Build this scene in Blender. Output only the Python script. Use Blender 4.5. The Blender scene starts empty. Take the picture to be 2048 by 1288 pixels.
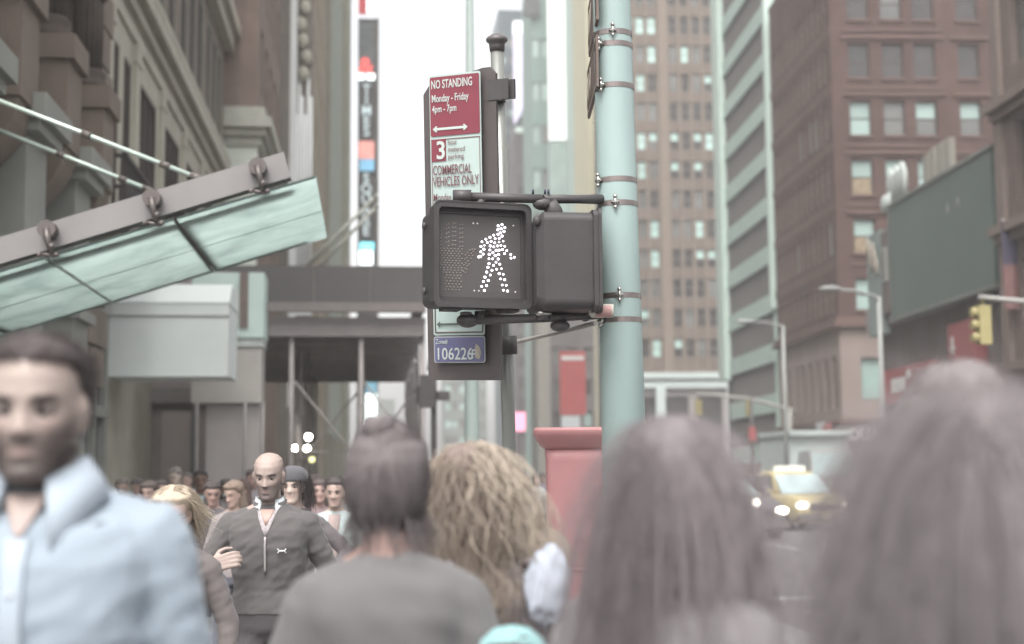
import bpy, math, random
from mathutils import Vector, Matrix, noise
random.seed(11)
sc = bpy.context.scene
col = sc.collection
rad = math.radians
HAZE = 0.0010   # density of the air per metre

# ------------------------------------------------------------------ camera
FPX = 2048 * 50 / 36.0          # focal length in photo pixels (50 mm lens)
CAMH = 1.65
YAW, PITCH, ROLL = rad(5.7), math.atan((945 - 644) / FPX), rad(0.45)
CAM = Vector((0, 0, CAMH))
_f = Vector((math.sin(YAW) * math.cos(PITCH), math.cos(YAW) * math.cos(PITCH), math.sin(PITCH)))
_r0 = Vector((math.cos(YAW), -math.sin(YAW), 0))
_u0 = _r0.cross(_f)
_r = _r0 * math.cos(ROLL) - _u0 * math.sin(ROLL)
_u = _u0 * math.cos(ROLL) + _r0 * math.sin(ROLL)
cam_data = bpy.data.cameras.new('camera')
cam = bpy.data.objects.new('camera', cam_data)
col.objects.link(cam)
cam.matrix_world = Matrix(((_r.x, _u.x, -_f.x, CAM.x), (_r.y, _u.y, -_f.y, CAM.y), (_r.z, _u.z, -_f.z, CAM.z), (0, 0, 0, 1)))
cam_data.sensor_width = 36.0
cam_data.lens = 50.0
cam_data.clip_start = 0.05
cam_data.clip_end = 5000
cam_data.dof.use_dof = True
cam_data.dof.focus_distance = 7.05
cam_data.dof.aperture_fstop = 1.7
sc.camera = cam

# ------------------------------------------------------------------ sky and sun (bright overcast)
SUN_EL, SUN_AZ = rad(58), rad(200)
world = bpy.data.worlds.new('World')
sc.world = world
world.use_nodes = True
wn = world.node_tree
for n in list(wn.nodes):
    wn.nodes.remove(n)
w_out = wn.nodes.new('ShaderNodeOutputWorld')
w_bg = wn.nodes.new('ShaderNodeBackground')
w_sky = wn.nodes.new('ShaderNodeTexSky')
w_sky.sky_type = 'NISHITA'
w_sky.sun_disc = False
w_sky.sun_elevation = SUN_EL
w_sky.sun_rotation = SUN_AZ
w_sky.air_density = 1.0
w_sky.dust_density = 6.0
w_hsv = wn.nodes.new('ShaderNodeHueSaturation')
w_hsv.inputs['Saturation'].default_value = 0.16
wn.links.new(w_sky.outputs[0], w_hsv.inputs['Color'])
wn.links.new(w_hsv.outputs[0], w_bg.inputs['Color'])
w_bg.inputs['Strength'].default_value = 0.15
wn.links.new(w_bg.outputs[0], w_out.inputs['Surface'])
sun_d = bpy.data.lights.new('sun', 'SUN')
sun_d.energy = 0.6
sun_d.angle = rad(25)
sun_d.color = (1.0, 0.97, 0.93)
sun = bpy.data.objects.new('sun', sun_d)
col.objects.link(sun)
sd = Vector((math.sin(SUN_AZ) * math.cos(SUN_EL), math.cos(SUN_AZ) * math.cos(SUN_EL), math.sin(SUN_EL)))
sun.rotation_euler = sd.to_track_quat('Z', 'Y').to_euler()
sun.location = (0, 0, 60)
sc.view_settings.view_transform = 'Standard'
sc.view_settings.look = 'None'
sc.view_settings.exposure = 1.46
sc.view_settings.gamma = 1.0
sc.view_settings.use_curve_mapping = False
sc.render.engine = 'CYCLES'
sc.cycles.use_denoising = True
sc.cycles.max_bounces = 6
sc.cycles.diffuse_bounces = 3
sc.cycles.glossy_bounces = 3
sc.cycles.transmission_bounces = 4
sc.cycles.volume_bounces = 1
sc.cycles.transparent_max_bounces = 8
sc.cycles.caustics_reflective = False
sc.cycles.caustics_refractive = False
sc.cycles.sample_clamp_indirect = 6

# ------------------------------------------------------------------ helpers: rays of the photograph
def ray(px, py):
    return _f + _r * ((px - 1024) / FPX) - _u * ((py - 644) / FPX)
def at(px, py, d):
    return CAM + ray(px, py) * d
def on_y(px, py, y):
    v = ray(px, py)
    return CAM + v * (y / v.y)
def on_x(px, py, x):
    v = ray(px, py)
    return CAM + v * (x / v.x)
def ground_at(px, d, z=0.0):
    p = at(px, 945, d)
    return Vector((p.x, p.y, z))

# ------------------------------------------------------------------ helpers: colours and materials
def lin(c):
    c = c / 255.0
    return c / 12.92 if c <= 0.04045 else ((c + 0.055) / 1.055) ** 2.4
def S(r, g, b):
    return (lin(r), lin(g), lin(b), 1.0)
MATS = {}
ALB = 0.66                       # picture tone to surface albedo at this exposure
def mat(name, rgb, rough=0.7, var=0.14, scale=3.0, metal=0.0, bump=0.0, bscale=None, spec=0.4, emit=0.0,
        stretch=(1, 1, 1), obj_var=0.0, trans=0.0, sheen=0.0):
    if name in MATS:
        return MATS[name]
    m = bpy.data.materials.new(name)
    m.use_nodes = True
    nt = m.node_tree
    b = nt.nodes['Principled BSDF']
    ce = S(*rgb)
    g_ = .3 * ce[0] + .5 * ce[1] + .2 * ce[2]
    c = tuple(ALB * (g_ + (x - g_) * .9) for x in ce[:3]) + (1.0,)
    b.inputs['Roughness'].default_value = rough
    b.inputs['Metallic'].default_value = metal
    b.inputs['Specular IOR Level'].default_value = spec
    if trans:
        b.inputs['Transmission Weight'].default_value = trans
    if sheen:
        b.inputs['Sheen Weight'].default_value = sheen
    if var > 0 or bump > 0 or obj_var > 0:
        tc = nt.nodes.new('ShaderNodeTexCoord')
        mp = nt.nodes.new('ShaderNodeMapping')
        mp.inputs['Scale'].default_value = stretch
        nt.links.new(tc.outputs['Object'], mp.inputs['Vector'])
        nz = nt.nodes.new('ShaderNodeTexNoise')
        nz.inputs['Scale'].default_value = scale
        nz.inputs['Detail'].default_value = 6
        nz.inputs['Roughness'].default_value = 0.62
        nt.links.new(mp.outputs[0], nz.inputs['Vector'])
        rp = nt.nodes.new('ShaderNodeValToRGB')
        rp.color_ramp.elements[0].position = 0.3
        rp.color_ramp.elements[1].position = 0.7
        rp.color_ramp.elements[0].color = (c[0] * (1 - var), c[1] * (1 - var), c[2] * (1 - var), 1)
        rp.color_ramp.elements[1].color = (min(1, c[0] * (1 + var)), min(1, c[1] * (1 + var)), min(1, c[2] * (1 + var)), 1)
        nt.links.new(nz.outputs['Fac'], rp.inputs['Fac'])
        out = rp.outputs['Color']
        if obj_var > 0:
            oi = nt.nodes.new('ShaderNodeObjectInfo')
            mr = nt.nodes.new('ShaderNodeMapRange')
            mr.inputs['To Min'].default_value = 1 - obj_var
            mr.inputs['To Max'].default_value = 1 + obj_var
            nt.links.new(oi.outputs['Random'], mr.inputs['Value'])
            hs = nt.nodes.new('ShaderNodeHueSaturation')
            nt.links.new(mr.outputs[0], hs.inputs['Value'])
            nt.links.new(out, hs.inputs['Color'])
            out = hs.outputs['Color']
        nt.links.new(out, b.inputs['Base Color'])
        if bump > 0:
            n2 = nt.nodes.new('ShaderNodeTexNoise')
            n2.inputs['Scale'].default_value = bscale or scale * 8
            n2.inputs['Detail'].default_value = 4
            nt.links.new(mp.outputs[0], n2.inputs['Vector'])
            bp = nt.nodes.new('ShaderNodeBump')
            bp.inputs['Strength'].default_value = bump
            bp.inputs['Distance'].default_value = 0.02
            nt.links.new(n2.outputs['Fac'], bp.inputs['Height'])
            nt.links.new(bp.outputs[0], b.inputs['Normal'])
    else:
        b.inputs['Base Color'].default_value = c
    if emit > 0:
        b.inputs['Emission Color'].default_value = ce
        b.inputs['Emission Strength'].default_value = emit
    MATS[name] = m
    return m

def mat_attr(name, rough=0.55, spec=0.35, bump=0.15, bscale=60, sss=0.0):
    """skin: colours painted per vertex in the attribute 'paint'"""
    if name in MATS:
        return MATS[name]
    m = bpy.data.materials.new(name)
    m.use_nodes = True
    nt = m.node_tree
    b = nt.nodes['Principled BSDF']
    a = nt.nodes.new('ShaderNodeAttribute')
    a.attribute_name = 'paint'
    tc = nt.nodes.new('ShaderNodeTexCoord')
    nz = nt.nodes.new('ShaderNodeTexNoise')
    nz.inputs['Scale'].default_value = 45
    nt.links.new(tc.outputs['Object'], nz.inputs['Vector'])
    mr = nt.nodes.new('ShaderNodeMapRange')
    mr.inputs['To Min'].default_value = 0.86
    mr.inputs['To Max'].default_value = 1.12
    nt.links.new(nz.outputs['Fac'], mr.inputs['Value'])
    hs = nt.nodes.new('ShaderNodeHueSaturation')
    nt.links.new(mr.outputs[0], hs.inputs['Value'])
    nt.links.new(a.outputs['Color'], hs.inputs['Color'])
    nt.links.new(hs.outputs[0], b.inputs['Base Color'])
    b.inputs['Roughness'].default_value = rough
    b.inputs['Specular IOR Level'].default_value = spec
    MATS[name] = m
    return m

# ------------------------------------------------------------------ helpers: objects
ORG = {}
def tag(o, label=None, cat=None, group=None, kind=None):
    if label: o['label'] = label
    if cat: o['category'] = cat
    if group: o['group'] = group
    if kind: o['kind'] = kind
    return o
def thing(name, label, cat, loc=(0, 0, 0), rz=0.0, group=None):
    o = bpy.data.objects.new(name, None)
    col.objects.link(o)
    o.empty_display_size = 0.3
    o.location = loc
    o.rotation_euler = (0, 0, rz)
    tag(o, label, cat, group)
    ORG[o.name] = Matrix.Translation(Vector(loc)) @ Matrix.Rotation(rz, 4, 'Z')
    return o
def org(o):
    while o.parent:
        o = o.parent
    return ORG.get(o.name, Matrix.Identity(4))
def link(name, me, parent=None, loc=(0, 0, 0), rot=(0, 0, 0), scale=None, kind=None):
    o = bpy.data.objects.new(name, me)
    col.objects.link(o)
    if parent:
        o.parent = parent
    o.location = loc
    o.rotation_euler = rot
    if scale: o.scale = scale
    if kind: o['kind'] = kind
    return o

def rrect(w, h, r, n=5):
    """rounded rectangle centred on 0 in (x, z), counter-clockwise"""
    pts = []
    for cx, cz, a0 in ((w / 2 - r, h / 2 - r, 0), (-w / 2 + r, h / 2 - r, 90), (-w / 2 + r, -h / 2 + r, 180), (w / 2 - r, -h / 2 + r, 270)):
        for i in range(n + 1):
            a = rad(a0 + 90 * i / n)
            pts.append((cx + r * math.cos(a), cz + r * math.sin(a)))
    return pts

class MB:
    def __init__(self, M=None):
        self.v, self.f, self.s = [], [], []
        self.M = M
    def add(self, vs, fs, smooth=False):
        k = len(self.v)
        if self.M is not None:
            vs = [self.M @ Vector(p) for p in vs]
        self.v.extend([tuple(p) for p in vs])
        self.f.extend([tuple(i + k for i in f) for f in fs])
        self.s.extend([smooth] * len(fs))
        return self
    def box(self, x0, x1, y0, y1, z0, z1):
        if x1 < x0: x0, x1 = x1, x0
        if y1 < y0: y0, y1 = y1, y0
        if z1 < z0: z0, z1 = z1, z0
        return self.add([(x0, y0, z0), (x1, y0, z0), (x1, y1, z0), (x0, y1, z0), (x0, y0, z1), (x1, y0, z1), (x1, y1, z1), (x0, y1, z1)],
                        [(0, 3, 2, 1), (4, 5, 6, 7), (0, 1, 5, 4), (1, 2, 6, 5), (2, 3, 7, 6), (3, 0, 4, 7)])
    def hexa(self, p):
        return self.add(p, [(0, 3, 2, 1), (4, 5, 6, 7), (0, 1, 5, 4), (1, 2, 6, 5), (2, 3, 7, 6), (3, 0, 4, 7)])
    def loft(self, rings, smooth=True, caps=True):
        n = len(rings[0]); vs = []; fs = []
        for r in rings: vs.extend(r)
        for i in range(len(rings) - 1):
            for j in range(n):
                a = i * n + j; b = i * n + (j + 1) % n
                fs.append((a, b, b + n, a + n))
        self.add(vs, fs, smooth)
        if caps:
            k = len(self.v) - len(vs)
            self.f.append(tuple(k + i for i in reversed(range(n)))); self.s.append(False)
            self.f.append(tuple(k + len(vs) - n + i for i in range(n))); self.s.append(False)
        return self
    def prism(self, poly, y0, y1, inset=0.0, idepth=0.0):
        """poly in (x,z) ccw seen from -y (front at y0); optional chamfer of the front edge"""
        n = len(poly)
        if inset:
            cx = sum(p[0] for p in poly) / n; cz = sum(p[1] for p in poly) / n
            w = max(abs(p[0] - cx) for p in poly); h = max(abs(p[1] - cz) for p in poly)
            inn = [(cx + (p[0] - cx) * (1 - inset / w), cz + (p[1] - cz) * (1 - inset / h)) for p in poly]
            rings = [[(p[0], y0, p[1]) for p in inn], [(p[0], y0 + idepth, p[1]) for p in poly], [(p[0], y1, p[1]) for p in poly]]
        else:
            rings = [[(p[0], y0, p[1]) for p in poly], [(p[0], y1, p[1]) for p in poly]]
        vs = [q for r in rings for q in r]; fs = []
        for i in range(len(rings) - 1):
            for j in range(n):
                a = i * n + j; b = i * n + (j + 1) % n
                fs.append((a, a + n, b + n, b))
        fs.append(tuple(range(n))); fs.append(tuple(len(vs) - n + i for i in reversed(range(n))))
        return self.add(vs, fs)
    def frame(self, outer, inner, y0, y1):
        """ring between two closed polylines of equal length in (x,z)"""
        n = len(outer); vs = []
        for y in (y0, y1):
            vs += [(p[0], y, p[1]) for p in outer] + [(p[0], y, p[1]) for p in inner]
        fs = []
        for j in range(n):
            k = (j + 1) % n
            fs += [(j, k, n + k, n + j), (2 * n + k, 2 * n + j, 3 * n + j, 3 * n + k), (k, j, 2 * n + j, 2 * n + k), (n + j, n + k, 3 * n + k, 3 * n + j)]
        return self.add(vs, fs)
    def tube(self, pts, r, n=10, smooth=True, caps=True):
        pts = [Vector(p) for p in pts]
        rs = r if isinstance(r, (list, tuple)) else [r] * len(pts)
        rings = []
        prev = None
        for i, p in enumerate(pts):
            t = (pts[min(i + 1, len(pts) - 1)] - pts[max(i - 1, 0)]).normalized()
            if prev is None:
                a = Vector((0, 0, 1)) if abs(t.z) < 0.9 else Vector((1, 0, 0))
                u = t.cross(a).normalized()
            else:
                u = (prev - t * prev.dot(t)).normalized()
            prev = u
            w = t.cross(u)
            rings.append([p + (u * math.cos(2 * math.pi * j / n) + w * math.sin(2 * math.pi * j / n)) * rs[i] for j in range(n)])
        return self.loft(rings, smooth, caps)
    def lathe(self, prof, n=24, c=(0, 0, 0), flute=0, fd=0.0, smooth=True):
        rings = []
        for r, z in prof:
            rings.append([(c[0] + (r * (1 - (fd * (0.5 + 0.5 * math.cos(flute * 2 * math.pi * j / n)) if flute else 0))) * math.cos(2 * math.pi * j / n),
                           c[1] + (r * (1 - (fd * (0.5 + 0.5 * math.cos(flute * 2 * math.pi * j / n)) if flute else 0))) * math.sin(2 * math.pi * j / n), c[2] + z) for j in range(n)])
        return self.loft(rings, smooth)
    def ball(self, c, r, n=12, m=8, M=None):
        rx, ry, rz = r if isinstance(r, (tuple, list)) else (r, r, r)
        rings = []
        for i in range(m + 1):
            ph = -math.pi / 2 + math.pi * (0.03 + 0.94 * i / m)
            ring = [Vector((rx * math.cos(ph) * math.cos(2 * math.pi * j / n), ry * math.cos(ph) * math.sin(2 * math.pi * j / n), rz * math.sin(ph))) for j in range(n)]
            if M is not None: ring = [M @ q for q in ring]
            rings.append([q + Vector(c) for q in ring])
        return self.loft(rings, True)
    def mesh(self, name, material):
        me = bpy.data.meshes.new(name)
        me.from_pydata(self.v, [], self.f)
        if any(self.s):
            me.polygons.foreach_set('use_smooth', self.s)
        if material: me.materials.append(material)
        me.update()
        return me
    def build(self, name, material, parent=None, world=False, kind=None):
        if world and parent:
            inv = org(parent).inverted()
            self.v = [tuple(inv @ Vector(p)) for p in self.v]
        return link(name, self.mesh(name, material), parent, kind=kind)

def boxes(name, material, parent, lst, world=False):
    for b_ in lst:
        MB().box(*b_).build(name, material, parent, world)

# text as flat real lettering
TMP = bpy.data.scenes.new('scratch')
def evaluated_mesh(o):
    TMP.collection.objects.link(o)
    TMP.view_layers[0].update()
    dg = TMP.view_layers[0].depsgraph
    me = bpy.data.meshes.new_from_object(o.evaluated_get(dg))
    TMP.collection.objects.unlink(o)
    return me
def text_mesh(name, s, height, material, bold=0.0, sx=0.82, extrude=0.0008, align='LEFT', spacing=1.0):
    cu = bpy.data.curves.new(name, 'FONT')
    cu.body = s
    cu.size = height / 0.69
    cu.extrude = extrude
    cu.offset = bold * height
    cu.align_x = align
    cu.space_character = spacing
    cu.resolution_u = 3
    o = bpy.data.objects.new(name, cu)
    me = evaluated_mesh(o)
    bpy.data.objects.remove(o)
    bpy.data.curves.remove(cu)
    # text lies in x,y facing +z: stand it up in x,z facing -y
    me.transform(Matrix.Rotation(rad(90), 4, 'X') @ Matrix.Diagonal((sx, 1, 1, 1)))
    me.materials.clear()
    me.materials.append(material)
    return me
# ------------------------------------------------------------------ ground, roads, kerbs
m_asphalt = mat('asphalt', (122, 120, 120), 0.85, 0.18, 1.3, bump=0.25, bscale=60)
m_walk = mat('sidewalk_concrete', (158, 155, 152), 0.85, 0.14, 0.9, bump=0.2, bscale=40)
m_kerb = mat('kerb_stone', (150, 148, 146), 0.8, 0.15, 2)
m_paint = mat('road_paint', (205, 208, 205), 0.7, 0.1, 5)
KX, KY, KH = 1.75, 6.72, 0.11       # kerb lines of the far corner and its height
MB().add([(-380, -60, -0.004), (420, -60, -0.004), (420, 640, -0.004), (-380, 640, -0.004)], [(0, 1, 2, 3)]).build('ground', m_asphalt)['kind'] = 'structure'
MB().add([(-60, -8, 0), (60, -8, 0), (60, KY + .4, 0), (-60, KY + .4, 0)], [(0, 1, 2, 3)]).build('cross_street', m_asphalt)['kind'] = 'structure'
MB().add([(KX - .3, KY + .4, 0.0), (17.2, KY + .4, 0.0), (30, 420, 0.0), (KX - .3, 420, 0.0)], [(0, 1, 2, 3)]).build('avenue_road', m_asphalt)['kind'] = 'structure'
def corner_poly(x0, x1, y0, y1, r, n=8):
    pts = [(x0, y0)]
    for i in range(n + 1):
        a = rad(-90 + 90 * i / n)
        pts.append((x1 - r + r * math.cos(a), y0 + r + r * math.sin(a)))
    pts += [(x1, y1), (x0, y1)]
    return pts
def slab(poly, z0, z1):
    mb = MB(); n = len(poly)
    vs = [(p[0], p[1], z0) for p in poly] + [(p[0], p[1], z1) for p in poly]
    mb.add(vs, [tuple(range(n, 2 * n))] + [(i, (i + 1) % n, n + (i + 1) % n, n + i) for i in range(n)])
    return mb
walk = slab(corner_poly(-17, KX - .16, KY + .16, 400, 2.0), -0.1, KH).build('sidewalk', m_walk)
walk['kind'] = 'structure'
# kerb as a strip round the corner
mb = MB()
o = corner_poly(-17, KX, KY, 400, 2.1); i_ = corner_poly(-17, KX - .165, KY + .165, 400, 2.0)
n = len(o) - 2
vs = [(p[0], p[1], KH + .006) for p in o[:n + 1]] + [(p[0], p[1], KH + .006) for p in i_[:n + 1]] + [(p[0], p[1], -0.05) for p in o[:n + 1]]
m_ = n + 1
mb.add(vs, [(a, a + 1, m_ + a + 1, m_ + a) for a in range(n)] + [(2 * m_ + a, 2 * m_ + a + 1, a + 1, a) for a in range(n)])
mb.build('kerb', m_kerb)['kind'] = 'structure'
# sidewalk flags as separate slabs near the corner
flag = MB().box(-.735, .735, -.735, .735, 0, .004).mesh('flagstone', mat('flagstone', (160, 157, 154), 0.85, 0.12, 1.5, obj_var=0.1, bump=0.2, bscale=40))
for i in range(-3, 1):
    for j in range(8):
        link('flagstone', flag, walk, (KX - 1.05 + i * 1.5 - .1, KY + 1.3 + j * 1.5, KH))
# crosswalk bars ahead and lane lines on the avenue
cw = MB()
for k in range(8):
    cw.box(-3.6 + k * 1.2 - .3, -3.6 + k * 1.2 + .3, 1.2, 5.6, 0.003, 0.005)
o = cw.build('crosswalk_marking', m_paint); o['kind'] = 'structure'
cw = MB()
for k in range(12):
    cw.box(KX + .9 + k * 1.2, KX + 1.5 + k * 1.2, 12.5, 16.5, 0.003, 0.005)
cw.box(KX + .3, 17.4, 18.0, 18.45, 0.003, 0.005)
o = cw.build('crosswalk_marking', m_paint); o['kind'] = 'structure'
cw = MB()
for lane in (5.2, 8.6, 12.0):
    for k in range(16):
        y = 20 + k * 9
        x = lane + y * .01
        cw.box(x - .06, x + .06, y, y + 3, 0.003, 0.005)
o = cw.build('lane_marking', m_paint); o['kind'] = 'structure'

# the right-hand side of the avenue runs 2.8 degrees off
RA = rad(2.8)
dR = Vector((math.sin(RA), math.cos(RA), 0)); rR = Vector((math.cos(RA), -math.sin(RA), 0))
def PR(u, w, z=0.0):
    p = dR * u + rR * w
    return Vector((p.x, p.y, z))
mb = MB()
a, b, c, d = PR(21, 15.6), PR(21, 60), PR(400, 60), PR(400, 15.6)
vs = [(p.x, p.y, -.1) for p in (a, b, c, d)] + [(p.x, p.y, KH) for p in (a, b, c, d)]
mb.add(vs, [(4, 5, 6, 7), (0, 1, 5, 4), (1, 2, 6, 5), (2, 3, 7, 6), (3, 0, 4, 7)])
mb.build('sidewalk', m_walk)['kind'] = 'structure'

# ------------------------------------------------------------------ buildings
m_inside = mat('dim_interior', (62, 58, 58), 0.9, 0.2, 0.6)
m_glass_d = mat('dark_window_glass', (62, 56, 56), 0.08, 0.2, 0.5, spec=0.6, obj_var=0.25)
m_glass_g = mat('grey_window_glass', (118, 118, 114), 0.12, 0.2, 0.5, spec=0.6, obj_var=0.2)
m_glass_p = mat('pale_reflection_glass', (168, 194, 186), 0.15, 0.1, 0.5, spec=0.6, obj_var=0.14)  # sky reflection and blinds put into the base colour
m_glass_l = mat('lit_window_glass', (150, 132, 104), 0.2, 0.4, 2.5, emit=0.06)

def window_mesh(name, w, h, material, fr=.07, sash=True, mull=0, dep=.08):
    mb = MB()
    mb.box(-w / 2, -w / 2 + fr, 0, dep, 0, h).box(w / 2 - fr, w / 2, 0, dep, 0, h)
    mb.box(-w / 2 + fr, w / 2 - fr, 0, dep, 0, fr).box(-w / 2 + fr, w / 2 - fr, 0, dep, h - fr, h)
    if sash: mb.box(-w / 2 + fr, w / 2 - fr, .012, dep, h / 2 - fr / 2, h / 2 + fr / 2)
    for k in range(mull):
        x = -w / 2 + w * (k + 1) / (mull + 1)
        mb.box(x - fr / 2, x + fr / 2, .006, dep, fr, h - fr)
    return mb.mesh(name, material)
def pane_mesh(w, h, material):
    return MB().box(-w / 2, w / 2, 0, .012, 0, h).mesh('pane', material)

class Bld:
    """box building: local x right along the front, y away, faces front (y=0), left (x=0), right (x=W)"""
    def __init__(s, name, label, loc, rz, W, D, H, wall, t=.35, cat='building'):
        s.root = thing(name, label, cat, loc, rz)
        s.W, s.D, s.H, s.t, s.wall = W, D, H, t, wall
        MB().box(t, W - t, t, D - t, 0, H - .1).build('interior', m_inside, s.root)
        MB().box(.02, W - .02, .02, D - .02, H, H + .4).build('roof', wall, s.root)
        s.done = set()
    def loc(s, face, u, dep, z):
        return {'front': (u, dep, z), 'left': (dep, u, z), 'right': (s.W - dep, u, z), 'back': (u, s.D - dep, z)}[face]
    def rz(s, face):
        return {'front': 0.0, 'left': -math.pi / 2, 'right': math.pi / 2, 'back': math.pi}[face]
    def fbox(s, mb, face, u0, u1, d0, d1, z0, z1):
        a = s.loc(face, u0, d0, z0); b = s.loc(face, u1, d1, z1)
        mb.box(a[0], b[0], a[1], b[1], a[2], b[2])
        return mb
    def face(s, face, ops=(), zs=(), wall=None, z0=0.0, z1=None, name='wall'):
        """wall with openings ops (u intervals) x zs (z intervals)"""
        L = s.W if face in ('front', 'back') else s.D
        e0 = 0 if face in ('front', 'back') else s.t
        e1 = L if face in ('front', 'back') else L - s.t
        z1 = s.H if z1 is None else z1
        mb = MB(); u = e0
        for (a, b) in sorted(ops):
            if a > u: s.fbox(mb, face, u, a, 0, s.t, z0, z1)
            z = z0
            for (p, q) in sorted(zs):
                if p > z: s.fbox(mb, face, a, b, 0, s.t, z, p)
                z = q
            if z < z1: s.fbox(mb, face, a, b, 0, s.t, z, z1)
            u = b
        if u < e1: s.fbox(mb, face, u, e1, 0, s.t, z0, z1)
        return mb.build(name, wall or s.wall, s.root)
    def windows(s, face, ops, zs, fmat, pick, dep=.18, sash=True, mull=0, fr=.07, sill=None):
        cache = {}
        for zi, (p, q) in enumerate(zs):
            for ui, (a, b) in enumerate(ops):
                w, h = b - a, q - p
                key = (round(w, 3), round(h, 3))
                if key not in cache:
                    cache[key] = (window_mesh('window', w, h, fmat, fr, sash, mull), {})
                wm, pcs = cache[key]
                o = link('window', wm, s.root, s.loc(face, (a + b) / 2, dep, p), (0, 0, s.rz(face)))
                pk = pick(ui, zi)
                if not isinstance(pk, tuple): pk = (pk, pk) if sash else (pk,)
                for k, pm in enumerate(pk):
                    hh = h / len(pk)
                    if pm.name not in pcs: pcs[pm.name] = pane_mesh(w - fr, hh - fr * .5, pm)
                    link('pane', pcs[pm.name], o, (0, .05, h - hh * (k + 1) + fr * .25))
                if sill:
                    if 'sill' not in pcs: pcs['sill'] = MB().box(-w / 2 - .1, w / 2 + .1, -.1, .1, -.16, -.003).mesh('sill', sill)
                    link('sill', pcs['sill'], o, (0, -dep, 0))

rnd = random.Random(3)
def picker(weights):
    ms = [m_glass_d, m_glass_g, m_glass_p, m_glass_l]
    return lambda u, z: rnd.choices(ms, weights)[0]

# --- A: ornate stone building at the left
XL = -5.0
m_stoneA = mat('warm_grey_limestone', (130, 116, 104), 0.85, 0.22, 0.8, bump=0.3, bscale=14)
m_stoneA2 = mat('pale_limestone_trim', (190, 185, 168), 0.8, 0.14, 1.0, bump=0.2, bscale=14)
m_carved = mat('dark_carved_stone', (78, 67, 60), 0.85, 0.3, 2.2, bump=0.5, bscale=12)  # columns and swags darker than the wall stone
A0, A1, AH, AW = 10.0, 48.0, 26.0, 11.0
A = Bld('ornate_building', 'ornate stone building with fluted columns behind the glass canopy at far left', (XL - AW, A0, 0), 0, AW, A1 - A0, AH, m_stoneA, t=.6)
lo = [(27.5, 28.25), (28.8, 29.7), (30.6, 33.2), (34.5, 37.2), (38.5, 41.2), (42.5, 45.2)]
lo = [(a - A0, b - A0) for a, b in lo]
up = [(31.2, 32.6), (33.0, 34.4), (34.8, 36.2), (37.1, 38.5), (38.9, 40.3), (40.7, 42.1), (43.0, 44.2), (44.6, 45.8), (46.2, 47.3)]
up = [(a - A0, b - A0) for a, b in up]
A.face('right', lo, [(5.6, 10.15)], m_stoneA2, z1=11.7)
A.face('right', up, [(12.75, 15.6), (17.6, 20.6)], m_stoneA, z0=11.7, name='upper_wall')
A.face('back', (), ())
m_frA = mat('bronze_window_frame', (92, 84, 80), 0.6, 0.15, 3)
m_matte = mat('dark_reflection_pane', (64, 56, 53), .6, .2, .8, spec=.08)  # dark reflection of the opposite buildings put into the pane colour
m_frA2 = mat('dark_bronze_mullion', (84, 75, 71), .7, .15, 3, spec=.1)
A.windows('right', lo, [(5.6, 10.15)], m_frA2, lambda u, z: m_matte, dep=.015, sash=False, mull=2, fr=.10)
A.windows('right', up, [(12.75, 15.6), (17.6, 20.6)], mat('pale_window_frame', (150, 148, 136), .6), lambda u, z: m_matte, dep=.01, sash=False, mull=0, fr=.10)
for k, (pz, q, h) in enumerate(((.07, 10.75, .25), (.14, 11.25, .22), (.32, 11.55, .34), (.24, 12.1, .2))):
    mb = MB(); A.fbox(mb, 'right', 15.5 - k * .003, A1 - A0 + .2 + pz * .5, -pz, .05, q, q + h); mb.build('cornice', m_stoneA2, A.root)
mb = MB(); A.fbox(mb, 'right', 19.5, A1 - A0 + .4, -.3, .06, 16.1, 16.6); mb.build('cornice', m_stoneA2, A.root); mb = MB()
A.fbox(mb, 'right', 19.5, A1 - A0 + .55, -.5, .06, 16.62, 17.05)
mb.build('cornice', m_stoneA2, A.root)
pil = MB().box(-.14, .055, -.28, .28, 0, 5.3).box(-.19, .085, -.33, .33, 5.3, 5.7).mesh('pilaster', m_stoneA2)
for y in (27.0, 30.15, 33.85, 37.85, 41.85, 46.2):
    link('pilaster', pil, A.root, (AW + .02, y - A0, 5.0))
# rusticated pier of separate blocks
blk = MB().box(-.3, .24, -.85, .85, 0, .66).mesh('stone_block', m_stoneA)
blk2 = MB().box(-.3, .24, -.62, .62, 0, .66).mesh('stone_block', m_stoneA)
for k in range(13):
    link('stone_block', blk if k % 2 else blk2, A.root, (AW, 25.4 - A0, 3.2 + k * .72))
# corbels, columns
corb = MB()
corb.box(-.2, .95, -.5, .5, 1.75, 2.1).box(-.2, .86, -.44, .44, .55, 1.75)
rings = []
for k in range(9):
    a = k / 8
    rings.append([(-.2, -.4 * (1 - .4 * (1 - a) ** 2), .55 - (1 - a) * 1.1), (.8 * math.sin(a * 1.57) + .02, -.4 * (1 - .4 * (1 - a) ** 2), .55 - (1 - a) * 1.1),
                  (.8 * math.sin(a * 1.57) + .02, .4 * (1 - .4 * (1 - a) ** 2), .55 - (1 - a) * 1.1), (-.2, .4 * (1 - .4 * (1 - a) ** 2), .55 - (1 - a) * 1.1)])
corb.loft(rings, False)
corb = corb.mesh('corbel', m_stoneA)
colm = MB()
colm.lathe([(.34, 0), (.36, .08), (.30, .16), (.27, .22), (.29, .3), (.235, .36)], 32)
colm.lathe([(.23, .34), (.235, 1.3), (.225, 1.5)], 64, flute=16, fd=.14)
colm.lathe([(.25, 1.5), (.31, 1.58), (.27, 1.68), (.33, 1.8), (.25, 1.95)], 32, flute=8, fd=.16)
colm.lathe([(.22, 1.95), (.215, 3.6), (.2, 4.6)], 64, flute=16, fd=.14)
colm.lathe([(.22, 4.6), (.3, 4.75), (.26, 4.9), (.4, 5.2), (.42, 5.4)], 32, flute=8, fd=.2)
colm = colm.mesh('column', m_carved)
swag = MB()
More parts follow.
